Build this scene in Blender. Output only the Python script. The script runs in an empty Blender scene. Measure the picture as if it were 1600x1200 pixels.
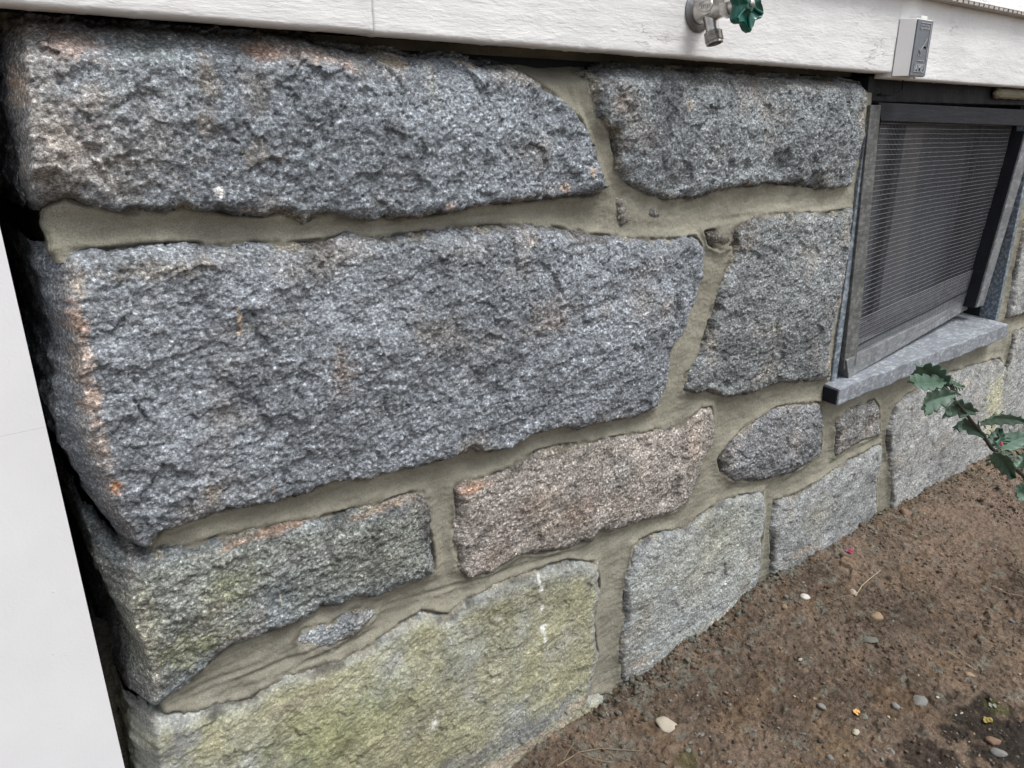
import bpy, bmesh, math, random
import numpy as np
from mathutils import Vector, Matrix
random.seed(4); RNG = np.random.default_rng(7)
S = bpy.context.scene
COL = S.collection
# ------------------------------------------------------------------ camera
FPX = 1159.37
CR = np.array([[0.79247016, -0.20554695, 0.57423122],
               [-0.60983607, -0.25231263, 0.75129109],
               [-0.0095398, -0.94556268, -0.32530017]])   # columns: image right, image down, forward
CAM = np.array([0, -.85, 1.07])
cam = bpy.data.cameras.new('camera'); co = bpy.data.objects.new('camera', cam); COL.objects.link(co)
cam.sensor_width = 36; cam.lens = FPX/1600*36; cam.clip_start = .02; cam.clip_end = 400
m = Matrix.Identity(4)
for i in range(3):
    m[i][0] = CR[i, 0]; m[i][1] = -CR[i, 1]; m[i][2] = -CR[i, 2]; m[i][3] = CAM[i]
co.matrix_world = m
S.camera = co
# ------------------------------------------------------------------ light
SUN_EL, SUN_AZ = math.radians(61), math.radians(152)      # azimuth: clockwise from +y
W = bpy.data.worlds.new('World'); S.world = W; W.use_nodes = True
nt = W.node_tree; nt.nodes.clear()
sky = nt.nodes.new('ShaderNodeTexSky'); sky.sky_type = 'NISHITA'; sky.sun_disc = False
sky.sun_elevation = SUN_EL; sky.sun_rotation = SUN_AZ; sky.dust_density = 3
hs = nt.nodes.new('ShaderNodeHueSaturation'); hs.inputs['Saturation'].default_value = .34
bg = nt.nodes.new('ShaderNodeBackground'); bg.inputs['Strength'].default_value = .12
wo = nt.nodes.new('ShaderNodeOutputWorld')
nt.links.new(sky.outputs[0], hs.inputs['Color']); nt.links.new(hs.outputs[0], bg.inputs[0]); nt.links.new(bg.outputs[0], wo.inputs[0])
sl = bpy.data.lights.new('sun', 'SUN'); sl.energy = 1.6; sl.angle = math.radians(24); sl.color = (1, .97, .93)
so = bpy.data.objects.new('sun', sl); COL.objects.link(so)
sd_ = Vector((math.sin(SUN_AZ)*math.cos(SUN_EL), math.cos(SUN_AZ)*math.cos(SUN_EL), math.sin(SUN_EL)))
so.rotation_euler = sd_.to_track_quat('Z', 'Y').to_euler(); so.location = (1, -3, 4)
S.view_settings.view_transform = 'Standard'; S.view_settings.look = 'None'
S.view_settings.exposure = 0.80; S.view_settings.gamma = 1; S.view_settings.use_curve_mapping = False

# ------------------------------------------------------------------ maths helpers
def ray(p): return CR @ np.array([(p[0]-800)/FPX, (p[1]-600)/FPX, 1])
def onY(p, y=0.): r = ray(p); return CAM + r*(y-CAM[1])/r[1]
def onZ(p, z=0.): r = ray(p); return CAM + r*(z-CAM[2])/r[2]
def xz(p, y=0.): q = onY(p, y); return (q[0], q[2])

def hsh(ix, iy, seed):
    h = (ix.astype(np.int64)*374761393 + iy.astype(np.int64)*668265263 + seed*2246822519) & 0xffffffff
    h = ((h ^ (h >> 13))*1274126177) & 0xffffffff
    h = ((h ^ (h >> 15))*2246822519) & 0xffffffff
    return (h ^ (h >> 16)) & 0xffffffff
def perlin(x, y, seed=0):
    x = np.asarray(x, float); y = np.asarray(y, float)
    x0 = np.floor(x); y0 = np.floor(y); fx = x-x0; fy = y-y0
    u = fx*fx*fx*(fx*(fx*6-15)+10); v = fy*fy*fy*(fy*(fy*6-15)+10)
    def g(i, j):
        a = hsh(x0+i, y0+j, seed)*(2*math.pi/4294967296.)
        return np.cos(a)*(fx-i)+np.sin(a)*(fy-j)
    a = g(0, 0)*(1-u)+g(1, 0)*u; b = g(0, 1)*(1-u)+g(1, 1)*u
    return (a*(1-v)+b*v)*1.5
def fbm(x, y, seed=0, octv=4, gain=.5, lac=2.03):
    s = 0; a = 1
    for i in range(octv):
        s = s + a*perlin(x, y, seed+i*17); x = x*lac+3.7; y = y*lac+1.3; a *= gain
    return s
def ridged(x, y, seed=0, octv=3, gain=.5):
    s = 0; a = 1
    for i in range(octv):
        s = s + a*(1-2*np.abs(perlin(x, y, seed+i*13))); x = x*2.1+5; y = y*2.1+7; a *= gain
    return s/1.75
def facets(x, y, seed, tilt=1.):
    # split-stone facets: every cell is a small tilted plane with its own level
    x0 = np.floor(x); y0 = np.floor(y); best = np.full(x.shape, 9e9); out = np.zeros(x.shape)
    for i in (-1, 0, 1):
        for j in (-1, 0, 1):
            cx = x0+i; cy = y0+j; h = hsh(cx, cy, seed); a = (h & 1023)/1023.; b = ((h >> 10) & 1023)/1023.; c = ((h >> 20) & 1023)/1023.
            dx = x-(cx+a); dy = y-(cy+b); d = dx*dx+dy*dy; m = d < best
            v = (c-.5)+tilt*(dx*(2*b-1)+dy*(2*a-1)); out = np.where(m, v, out); best = np.where(m, d, best)
    return out
def sstep(a, b, x):
    t = np.clip((x-a)/(b-a), 0, 1); return t*t*(3-2*t)
def sdf(px, pz, poly):
    """signed distance, positive inside; also the index-weighted outward gradient in z"""
    P = np.array(poly, float); n = len(P)
    best = np.full(px.shape, 1e9); inside = np.zeros(px.shape, bool)
    for i in range(n):
        a = P[i]; b = P[(i+1) % n]; e = b-a
        wx = px-a[0]; wz = pz-a[1]
        t = np.clip((wx*e[0]+wz*e[1])/max(e@e, 1e-12), 0, 1)
        best = np.minimum(best, (wx-e[0]*t)**2+(wz-e[1]*t)**2)
        c = ((a[1] > pz) != (b[1] > pz)) & (px < (b[0]-a[0])*(pz-a[1])/((b[1]-a[1]) if abs(b[1]-a[1]) > 1e-12 else 1e-12)+a[0])
        inside ^= c
    d = np.sqrt(best)
    return np.where(inside, d, -d)

# ------------------------------------------------------------------ object helpers
def tag(o, label=None, cat=None, group=None, kind=None):
    if label: o['label'] = label
    if cat: o['category'] = cat
    if group: o['group'] = group
    if kind: o['kind'] = kind
    return o
def empty(name, loc=(0, 0, 0), **k):
    o = bpy.data.objects.new(name, None); COL.objects.link(o); o.location = loc; o.empty_display_size = .05
    return tag(o, **k)
def link(name, me, mat, parent=None, smooth=False, **k):
    o = bpy.data.objects.new(name, me); COL.objects.link(o)
    if mat: me.materials.append(mat)
    if parent is not None:
        o.parent = parent; o.matrix_parent_inverse = Matrix.Translation(parent.location).inverted()
    if smooth: me.polygons.foreach_set('use_smooth', np.ones(len(me.polygons), bool))
    return tag(o, **k)
def np_mesh(name, V, F, col=None, spk=1.):
    me = bpy.data.meshes.new(name)
    me.vertices.add(len(V)); me.vertices.foreach_set('co', np.asarray(V, np.float32).ravel())
    F = np.asarray(F, np.int32); k = F.shape[1]
    me.loops.add(F.size); me.loops.foreach_set('vertex_index', F.ravel())
    me.polygons.add(len(F)); me.polygons.foreach_set('loop_start', np.arange(0, F.size, k, dtype=np.int32))
    me.update(calc_edges=True); me.validate()
    if col is not None and len(me.vertices) == len(col):
        at = me.attributes.new('Col', 'FLOAT_COLOR', 'POINT')
        at.data.foreach_set('color', np.c_[col, np.ones(len(col))*spk].astype(np.float32).ravel())
    return me
def grid_faces(nx, nz, keep=None):
    i = np.arange(nx*nz).reshape(nz, nx)
    F = np.stack([i[:-1, :-1], i[:-1, 1:], i[1:, 1:], i[1:, :-1]], -1).reshape(-1, 4)
    if keep is not None: F = F[keep.ravel()[F].all(1)]
    return F
def compact(V, F, C=None):
    u, inv = np.unique(F, return_inverse=True)
    return V[u], inv.reshape(F.shape), (C[u] if C is not None else None)
class MB:
    def __init__(s): s.bm = bmesh.new()
    def box(s, x0, x1, y0, y1, z0, z1, bevel=0, M=None):
        r = bmesh.ops.create_cube(s.bm, size=1); vs = r['verts']
        for v in vs: v.co = Vector(((x0+x1)/2+v.co.x*(x1-x0), (y0+y1)/2+v.co.y*(y1-y0), (z0+z1)/2+v.co.z*(z1-z0)))
        if M is not None:
            for v in vs: v.co = M @ v.co
        if bevel: bmesh.ops.bevel(s.bm, geom=list({e for v in vs for e in v.link_edges}), offset=bevel, segments=2, affect='EDGES', profile=.6)
        return s
    def hexa(s, c, bevel=0):
        """c: 8 corners: front bl,br,tr,tl then back bl,br,tr,tl"""
        v = [s.bm.verts.new(Vector([float(k) for k in p])) for p in c]
        for f in ((0, 1, 2, 3), (5, 4, 7, 6), (4, 0, 3, 7), (1, 5, 6, 2), (3, 2, 6, 7), (4, 5, 1, 0)): s.bm.faces.new([v[i] for i in f])
        if bevel: bmesh.ops.bevel(s.bm, geom=list({e for k in v for e in k.link_edges}), offset=bevel, segments=2, affect='EDGES', profile=.6)
        return s
    def rev(s, base, axis, prof, n=32, cap0=True, cap1=True, lob=None):
        """surface of revolution: prof = [(dist along axis, radius)]"""
        A = Vector(axis).normalized(); U = A.orthogonal().normalized(); Wv = A.cross(U); B = Vector(base); rings = []
        for d, r in prof:
            ring = []
            for k in range(n):
                a = 2*math.pi*k/n; rr = r*(lob(a, d) if lob else 1)
                ring.append(s.bm.verts.new(B+A*d+U*math.cos(a)*rr+Wv*math.sin(a)*rr))
            rings.append(ring)
        for a, b in zip(rings, rings[1:]):
            for k in range(n): s.bm.faces.new((a[k], a[(k+1) % n], b[(k+1) % n], b[k]))
        if cap0: s.bm.faces.new(rings[0][::-1])
        if cap1: s.bm.faces.new(rings[-1])
        return s
    def tube(s, pts, rad, n=8):
        pts = [Vector([float(k) for k in p]) for p in pts]; rings = []
        for i, p in enumerate(pts):
            t = (pts[min(i+1, len(pts)-1)]-pts[max(i-1, 0)]).normalized()
            if i == 0: U = t.orthogonal().normalized()
            else: U = (U-t*U.dot(t)).normalized()
            Wv = t.cross(U); r = rad[i] if hasattr(rad, '__len__') else rad
            rings.append([s.bm.verts.new(p+U*math.cos(2*math.pi*k/n)*r+Wv*math.sin(2*math.pi*k/n)*r) for k in range(n)])
        for a, b in zip(rings, rings[1:]):
            for k in range(n): s.bm.faces.new((a[k], a[(k+1) % n], b[(k+1) % n], b[k]))
        s.bm.faces.new(rings[0][::-1]); s.bm.faces.new(rings[-1])
        return s
    def build(s, name, mat, parent=None, smooth=False, **k):
        bmesh.ops.recalc_face_normals(s.bm, faces=s.bm.faces)
        me = bpy.data.meshes.new(name); s.bm.to_mesh(me); s.bm.free()
        o = link(name, me, mat, parent, smooth, **k)
        if smooth:
            try: me.set_sharp_from_angle(angle=math.radians(38))
            except Exception: pass
        return o

# ------------------------------------------------------------------ materials
class NT:
    def __init__(s, name):
        s.m = bpy.data.materials.new(name); s.m.use_nodes = True; s.t = s.m.node_tree; s.b = s.t.nodes['Principled BSDF']
        s.co = s.t.nodes.new('ShaderNodeTexCoord').outputs['Object']
    def n(s, typ, **k):
        nd = s.t.nodes.new(typ)
        for a, v in k.items(): setattr(nd, a, v)
        return nd
    def l(s, a, b): s.t.links.new(a, b)
    def map(s, scale=(1, 1, 1), rot=(0, 0, 0)):
        mp = s.n('ShaderNodeMapping'); mp.inputs['Scale'].default_value = scale; mp.inputs['Rotation'].default_value = rot
        s.l(s.co, mp.inputs[0]); return mp.outputs[0]
    def noise(s, scale, detail=3, rough=.55, vec=None, dist=0):
        nd = s.n('ShaderNodeTexNoise'); nd.inputs['Scale'].default_value = scale; nd.inputs['Detail'].default_value = detail
        nd.inputs['Roughness'].default_value = rough; nd.inputs['Distortion'].default_value = dist
        s.l(vec or s.co, nd.inputs['Vector']); return nd.outputs['Fac']
    def vor(s, scale, vec=None, feature='F1'):
        nd = s.n('ShaderNodeTexVoronoi', feature=feature); nd.inputs['Scale'].default_value = scale
        s.l(vec or s.co, nd.inputs['Vector']); return nd
    def ramp(s, fac, stops):
        r = s.n('ShaderNodeValToRGB'); e = r.color_ramp.elements
        while len(e) < len(stops): e.new(.5)
        for i, (p, c) in enumerate(stops):
            e[i].position = p; e[i].color = (c, c, c, 1) if not hasattr(c, '__len__') else (*c, 1)
        s.l(fac, r.inputs[0]); return r.outputs[0]
    def mr(s, v, a, b, c, d):
        r = s.n('ShaderNodeMapRange'); s.l(v, r.inputs[0])
        for i, k in enumerate((a, b, c, d)): r.inputs[i+1].default_value = k
        return r.outputs[0]
    def math(s, op, a, b=None):
        r = s.n('ShaderNodeMath', operation=op)
        for i, k in enumerate((a, b)):
            if k is None: continue
            if isinstance(k, (int, float)): r.inputs[i].default_value = k
            else: s.l(k, r.inputs[i])
        return r.outputs[0]
    def mix(s, fac, a, b, typ='MIX'):
        r = s.n('ShaderNodeMix', data_type='RGBA', blend_type=typ)
        for i, k in ((0, fac), (6, a), (7, b)):
            if isinstance(k, (int, float)): r.inputs[i].default_value = k
            elif isinstance(k, tuple): r.inputs[i].default_value = (*k, 1)
            else: s.l(k, r.inputs[i])
        return r.outputs[2]
    def attr(s, name='Col'):
        a = s.n('ShaderNodeAttribute', attribute_name=name); return a.outputs['Color']
    def bump(s, h, dist, strength=1, prev=None):
        b = s.n('ShaderNodeBump'); b.inputs['Distance'].default_value = dist; b.inputs['Strength'].default_value = strength
        s.l(h, b.inputs['Height'])
        if prev: s.l(prev, b.inputs['Normal'])
        return b.outputs[0]
    def out(s, col, rough=.8, nrm=None, metal=0, spec=.3):
        if isinstance(col, tuple): s.b.inputs['Base Color'].default_value = (*col, 1)
        else: s.l(col, s.b.inputs['Base Color'])
        if isinstance(rough, (int, float)): s.b.inputs['Roughness'].default_value = rough
        else: s.l(rough, s.b.inputs['Roughness'])
        s.b.inputs['Metallic'].default_value = metal; s.b.inputs['Specular IOR Level'].default_value = spec
        if nrm: s.l(nrm, s.b.inputs['Normal'])
        return s.m

def mat_granite():
    t = NT('granite')
    g1 = t.noise(230, 4, .65, t.map((1, 1, 1.5), (0, .5, 0)))
    g2 = t.noise(620, 3, .6)
    v = t.vor(330).outputs['Color']
    sp = t.ramp(g1, [(.30, .20), (.44, .58), (.56, 1.25), (.72, 2.3)])
    sp2 = t.ramp(g2, [(.32, .55), (.5, 1.0), (.68, 1.65)])
    sep = t.n('ShaderNodeSeparateColor'); t.l(v, sep.inputs[0])
    vs = t.ramp(sep.outputs[0], [(.0, .45), (.14, .85), (.8, 1.05), (.93, 2.3)])
    at = t.n('ShaderNodeAttribute', attribute_name='Col'); k = at.outputs['Alpha']
    c = t.mix(k, at.outputs['Color'], sp, 'MULTIPLY'); c = t.mix(k, c, sp2, 'MULTIPLY'); c = t.mix(t.math('MULTIPLY', k, .75), c, vs, 'MULTIPLY')
    n = t.bump(t.noise(160, 5, .7, t.map((1, 1, 1.2), (0, .5, 0))), .0045, 1)
    n = t.bump(g2, .0012, .8, n)
    return t.out(c, .72, n, spec=.35)
def mat_mortar():
    t = NT('mortar')
    s1 = t.ramp(t.noise(650, 3, .7), [(.28, .66), (.5, 1), (.72, 1.38)])
    s2 = t.ramp(t.noise(14, 4, .6), [(.3, .86), (.7, 1.12)])
    c = t.mix(1, t.attr(), s1, 'MULTIPLY'); c = t.mix(1, c, s2, 'MULTIPLY')
    ln = t.math('ABSOLUTE', t.math('SUBTRACT', t.noise(22, 5, .65, None, .5), .5)); mk = t.mr(t.noise(8, 2, .5), .5, .6, 0, 1)
    ck = t.math('MULTIPLY', t.mr(ln, .0008, .0045, 1, 0), mk); c = t.mix(t.math('MULTIPLY', ck, .5), c, (.09, .085, .065))
    c = t.mix(t.mr(t.noise(300, 2, .5), .70, .76, 0, .5), c, (.42, .41, .38)); c = t.mix(t.mr(t.noise(4.5, 5, .6), .5, .68, 0, .45), c, (.17, .16, .125))
    n = t.bump(t.noise(520, 4, .7), .0013, .9)
    n = t.bump(t.noise(70, 5, .65, t.map((.6, 1, 1.2))), .0024, .7, n)
    return t.out(c, .9, n, spec=.15)
def mat_soil():
    t = NT('soil')
    s1 = t.ramp(t.noise(420, 4, .7), [(.28, .5), (.5, .95), (.66, 1.35), (.78, 2.2)])
    s2 = t.ramp(t.noise(90, 5, .65), [(.3, .6), (.5, 1), (.7, 1.35)])
    c = t.mix(1, t.attr(), s1, 'MULTIPLY'); c = t.mix(1, c, s2, 'MULTIPLY')
    n = t.bump(t.noise(140, 6, .75), .008, 1); n = t.bump(t.noise(600, 3, .6), .0015, .8, n)
    return t.out(c, .95, n, spec=.1)
def mat_paint(name, col=(.715, .72, .718), worn=True):
    t = NT(name)
    grain = t.noise(55, 5, .6, t.map((.16, 1, 1.3)))
    fine = t.noise(260, 3, .6, t.map((.25, 1, 1)))
    if worn:
        w = t.noise(30, 6, .68, t.map((.22, 1, 1)), .3)
        line = t.math('ABSOLUTE', t.math('SUBTRACT', w, .5))
        msk = t.mr(t.noise(9, 3, .6, t.map((.5, 1, 1))), .56, .66, 0, 1)
        cr = t.math('MULTIPLY', t.mr(line, .001, .006, 1, 0), msk)
        dirt = t.ramp(t.noise(9, 5, .65), [(.35, 1), (.75, .86)])
        c = t.mix(1, col, dirt, 'MULTIPLY'); c = t.mix(t.math('MULTIPLY', cr, .55), c, (.20, .18, .16))
        lump = t.mr(t.noise(75, 4, .6, t.map((.35, 1, 1)), .4), .5, .62, 0, 1)
        n = t.bump(grain, .0022, .45); n = t.bump(fine, .0009, .8, n); n = t.bump(lump, .0006, .4, n); n = t.bump(t.math('SUBTRACT', 1, cr), .0016, .8, n)
        return t.out(c, .5, n, spec=.35)
    c = t.mix(1, col, t.ramp(t.noise(5, 4, .6), [(.3, .93), (.7, 1.03)]), 'MULTIPLY'); c = t.mix(t.mr(t.noise(120, 3, .6), .74, .8, 0, .5), c, (.3, .27, .23))
    n = t.bump(t.noise(300, 3, .5), .0004, .4); n = t.bump(t.noise(30, 4, .6, t.map((1, 1, .15))), .0008, .3, n); n = t.bump(t.mr(t.noise(90, 3, .6), .70, .76, 0, 1), .0007, .5, n)
    return t.out(c, .38, n, spec=.4)
def mat_wood(name, base, light, worn=.5, rough=.6):
    t = NT(name)
    g = t.noise(60, 5, .65, t.map((.15, 1, 1.2)))
    w = t.mr(t.noise(120, 5, .7, t.map((.5, 1, .8))), .62-.22*worn, .75-.2*worn, 0, 1)
    c = t.mix(w, base, light); c = t.mix(1, c, t.ramp(t.noise(18, 4, .6), [(.3, .75), (.7, 1.25)]), 'MULTIPLY')
    n = t.bump(g, .003, .7); n = t.bump(t.noise(350, 3, .6), .0009, .7, n)
    return t.out(c, rough, n, spec=.22)
def mat_simple(name, col, rough=.5, metal=0, spec=.4, bscale=200, bd=.0006, var=.15, spk=0):
    t = NT(name)
    c = t.mix(1, col, t.ramp(t.noise(bscale*.4, 4, .6), [(.3, 1-var), (.7, 1+var)]), 'MULTIPLY'); c = t.mix(.35*var/.22, c, t.ramp(t.noise(60, 4, .7), [(.35, (col[0]*.5, col[1]*.5, col[2]*.5)), (.65, (min(1, col[0]*1.3), min(1, col[1]*1.27), min(1, col[2]*1.22)))]))
    return t.out(c, rough, t.bump(t.noise(bscale, 4, .6), bd, .6), metal, spec)

GR = mat_granite(); MO = mat_mortar(); SO = mat_soil()
TRIM = mat_paint('trim_paint'); PANEL = mat_paint('panel_paint', (.69, .70, .715), False)
BLK = mat_wood('black_paint', (.012, .0135, .018), (.035, .038, .042), .1, .65)
GRYW = mat_wood('grey_paint', (.15, .16, .17), (.25, .255, .26), .6)
JAMB = mat_wood('jamb_paint', (.12, .145, .175), (.30, .34, .38), .7)
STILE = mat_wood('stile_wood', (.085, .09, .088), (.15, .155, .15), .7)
SILL = mat_wood('sill_paint', (.19, .21, .235), (.36, .38, .40), .55)
DARK = mat_simple('dark_void', (.012, .013, .016), .9)
def recolor(m, f): return m

# ------------------------------------------------------------------ structure : ground
def gz(x):   # height of the soil where it meets the wall
    return np.interp(x, [-2, .0, .59, .98, 1.36, 1.9, 2.7, 4], [-.015, -.012, -.011, .0, .045, .044, .02, .02])
def axis(spans):
    out = [spans[0][0]]
    for a, b, d in spans: out += list(np.linspace(a, b, max(2, int(round((b-a)/d))+1))[1:])
    return np.array(out)
gx = axis([(-80, -6, 6), (-6, -.5, .2), (-.5, .5, .02), (.5, 1.9, .0026), (1.9, 3.0, .0045), (3.0, 4.5, .03), (4.5, 12, .4), (12, 90, 6)])
gy = axis([(-90, -8, 6), (-8, -1.2, .2), (-1.2, -.66, .02), (-.66, .03, .0026), (.03, .6, .06), (.6, 8, .6), (8, 90, 6)])
GX, GY = np.meshgrid(gx, gy)
near = sstep(-2.5, -1.0, GY)*sstep(-1, 0, GX)*(1-sstep(3, 4.5, GX))
def ground_h(X, Y, fine=True):
    base = gz(X)*sstep(-.75, 0, Y)
    h = base + .010*fbm(X*3.1, Y*3.1, 3, 3) + .004*fbm(X*14, Y*14, 5, 3)
    # a slight footprint-like hollow and a trowelled flat
    h = h + .014*np.exp(Y/.040)*sstep(-.2, .5, fbm(X*9, Y*9, 15, 3)) - .012*np.exp(-(((X-1.75)/.18)**2+((Y+.22)/.10)**2)) + .006*np.exp(-(((X-1.05)/.12)**2+((Y+.12)/.06)**2))
    if fine:
        c = ridged(X*38, Y*38, 21, 3); msk = sstep(-.2, .5, fbm(X*4, Y*4, 9, 2))
        h = h + msk*.0034*c + .0062*facets((X+.01*fbm(X*25, Y*25, 8, 2))*30, (Y+.01*fbm(X*25+5, Y*25, 8, 2))*30, 55)*sstep(-.5, .3, fbm(X*5+3, Y*5, 19, 2))+ .0026*facets(X*95, Y*95, 56) + .0016*fbm(X*90, Y*90, 30, 3, .6)
        h = h + .004*np.maximum(0, perlin(X*55, Y*55, 77)-.25)*(.4+msk)*2
    h = h - .008*np.exp(-((Y+.006)/.012)**2)*sstep(-.3, .4, perlin(X*9, X*0, 66)+.2)
    return h
H = ground_h(GX, GY)*near + (1-near)*.01*fbm(GX*.4, GY*.4, 3, 3)
base = np.array([.168, .128, .097])
b = fbm(GX*5, GY*5, 40, 4)[..., None]; w2 = fbm(GX*12+9, GY*12, 45, 4)[..., None]
C = base*(1+.42*b+.28*fbm(GX*45, GY*45, 46, 4, .6)[..., None])+np.array([.045, .022, .004])*np.clip(w2, 0, 1)
def gpatch(C, p, rx, ry, col, k=1, rough=.6, seed=1):
    q = onZ(p, .01); d = np.sqrt(((GX-q[0])/rx)**2+((GY-q[1])/ry)**2)+rough*fbm(GX*30, GY*30, seed, 3)
    m_ = (k*(1-sstep(.6, 1.1, d)))[..., None]
    return C*(1-m_)+np.array(col)*m_
mort = sstep(.35, .75, fbm(GX*26, GY*26, 90, 3)+.65*np.exp(GY/.05)*(1-sstep(1.5, 2.2, GX)))[..., None]*.75
C = C*(1-mort)+np.array([.21, .205, .17])*mort
for p, rx, ry, col, k in [((1560, 1150), .10, .10, (.035, .03, .026), .9), ((1450, 1190), .08, .05, (.04, .032, .028), .8),
                          ((1560, 1110), .025, .02, (.09, .10, .03), .6), ((1075, 1175), .03, .02, (.08, .09, .03), .55),
                          ((1420, 905), .07, .03, (0.196, 0.138, 0.095), .7), ((1200, 870), .05, .03, (.13, .12, .10), .6),
                          ((1160, 1120), .05, .03, (0.207, 0.150, 0.101), .5), ((1310, 1170), .05, .03, (0.230, 0.163, 0.095), .6),
                          ((1480, 900), .20, .08, (0.218, 0.163, 0.121), .5), ((1560, 800), .5, .10, (0.241, 0.181, 0.142), .6),
                          ((960, 1165), .04, .03, (.20, .20, .17), .6), ((1070, 1060), .03, .02, (.20, .20, .17), .6)]:
    C = gpatch(C, p, rx, ry, col, k, seed=int(p[0]))
V = np.stack([GX, GY, H], -1).reshape(-1, 3)
me = np_mesh('soil', V, grid_faces(len(gx), len(gy)), np.clip(C, .01, 1).reshape(-1, 3))
link('soil_ground', me, SO, None, True, kind='structure')

# ------------------------------------------------------------------ structure : stone wall
wall = empty('granite_foundation_wall', (1.0, 0, 0), label='grey granite block foundation wall with fresh tan mortar joints, standing on bare soil', cat='wall')
def ux_axis(a, b):
    out = [a]
    while out[-1] < b:
        x = out[-1]; out.append(x+(.0018 if x < 1.15 else .0018+(x-1.15)*.0014))
    return np.array(out)
def bend(U, Z, Yf, xa, xs, ys, n1, n2):
    """wrap columns left of the arris xa round a rough slanting facet to xs, then straight back"""
    X = U.copy(); Y = Yf.copy()
    t = np.clip((xa-U)/np.maximum(xa-xs, 1e-4), 0, 1)
    f = (U < xa) & (U >= xs)
    Y = np.where(f, Yf+(ys)*t**1.25, Y)
    g = U < xs
    X = np.where(g, xs+n1*sstep(0, .02, xs-U), X); Y = np.where(g, Yf+ys+(xs-U)*1.1+n2, Y)
    return X, Y, t
STN = []
def stone(name, poly, proud=.014, bulge=.006, tint=(.165, .175, .192), spk=.74, arris=None, sil=None, patches=(), rough=1., edge=.0062, seed=0,
          world=False, ang=-.35, label=None, green=0, pale=0, chip=()):
    P = [tuple(q) for q in poly] if world else [xz(q) for q in poly]
    # break long straight edges up
    x0 = min(p[0] for p in P)-.012; x1 = max(p[0] for p in P)+.012; z0 = min(p[1] for p in P)-.012; z1 = max(p[1] for p in P)+.012
    xs_ = ux_axis(x0, x1); dz = .0018 if x0 < 1.15 else .0018+(x0-1.15)*.0009
    zs_ = np.arange(z0, z1, dz)
    U, Z = np.meshgrid(xs_, zs_)
    d = sdf(U, Z, P)
    dn = d + .0038*fbm(U*26, Z*26, seed, 2) + .0028*fbm(U*85, Z*85, seed+3, 4, .68)
    # which side of the stone is nearest: tops slope, bottoms overhang
    gzd = np.gradient(d, axis=0)/dz
    wd = edge*np.where(gzd < 0, 1.7, .8)*(1+.7*fbm(U*14, Z*14, seed+8, 2))
    wd = np.clip(wd, .003, .06)
    e = 1-np.exp(-np.clip(dn, 0, 1)/wd*1.6)
    ca, sa = math.cos(ang), math.sin(ang); A = U*ca-Z*sa; B = U*sa+Z*ca
    wx = .012*fbm(U*30, Z*30, seed+25, 3); wz = .012*fbm(U*30+7, Z*30, seed+26, 3)
    rel = .0065*fbm(A*6, B*7.5, seed+20, 3) + .0020*ridged(A*15, B*20, seed+30, 3) + .0040*facets((A+wx)*19, (B+wz)*28, seed+33) + .0020*facets((A+wx)*55, (B+wz)*80, seed+34) \
        + .0017*fbm(A*85, B*100, seed+40, 3, .62) + .0014*fbm(U*210, Z*210, seed+50, 2, .7)
    face = -(proud*e + bulge*sstep(0, .15, dn) + rel*rough*sstep(-.002, .02, dn))
    for (p, r, dep) in chip:
        q = xz(p); face = face + dep*(1-sstep(.5, 1.15, np.hypot(U-q[0], (Z-q[1])*1.3)/r+.35*fbm(U*40, Z*40, seed+5, 2)))*e
    face = face + .032*sstep(1.128, 1.172, Z)
    Yf = np.where(dn > 0, face, .028*np.clip(-dn/.004, 0, 1))
    # colour
    T = np.array(tint)*np.array([1.33, 1.37, 1.38]); bb = fbm(U*4.5, Z*4.5, seed+60, 4)[..., None]; b2 = fbm(A*22, B*34, seed+61, 4, .6)[..., None]
    C = T*(1+.24*bb+.30*b2+.16*fbm(U*90, Z*90, seed+66, 2)[..., None])
    wm = sstep(.15, .9, fbm(U*8+4, Z*8, seed+62, 4))[..., None]
    C = C*(1-.35*wm)+np.array([.31, .265, .215])*.35*wm
    if green:
        gm = green*sstep(-1.0, .3, fbm(U*6, Z*6, seed+63, 4))[..., None]*sstep(.002, .03, d+.01*bb[..., 0])[..., None]
        C = C*(1-gm)+np.array([.345, .335, .20])*(1+.22*b2+.18*bb)*gm
    if pale:
        pm = pale*sstep(-.2, .6, fbm(U*11, Z*9, seed+64, 4))[..., None]
        C = C*(1-pm)+np.array([.37, .37, .35])*pm
    for (p, rx, rz, col, k) in patches:
        q = xz(p); dd = np.hypot((U-q[0])/rx, (Z-q[1])/rz)+.45*fbm(U*45, Z*45, seed+int(p[0]) % 90, 4, .6)*min(1, max(rx, rz)/.01)+.35*fbm(U*160, Z*160, seed+int(p[0]) % 90, 2, .6)*min(1, max(rx, rz)/.01)
        col = np.array(col)*.78+.22*np.mean(col); m_ = (k*(1-sstep(.2, 1.25, dd)))[..., None]; C = C*(1-m_)+np.array(col)*1.22*(1+.3*b2)*m_
    # grime and mortar smears in the last centimetre of the face
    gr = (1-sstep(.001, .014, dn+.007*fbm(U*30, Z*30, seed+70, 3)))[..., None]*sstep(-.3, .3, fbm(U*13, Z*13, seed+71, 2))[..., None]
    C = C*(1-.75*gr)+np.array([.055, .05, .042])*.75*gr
    sm = (1-sstep(.002, .012, dn))[..., None]*sstep(.15, .4, fbm(U*20+7, Z*20, seed+72, 3))[..., None]
    C = C*(1-.7*sm)+np.array([.30, .275, .215])*.7*sm
    C = np.clip(C, .01, .9)
    X = U; Y = Yf
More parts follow.
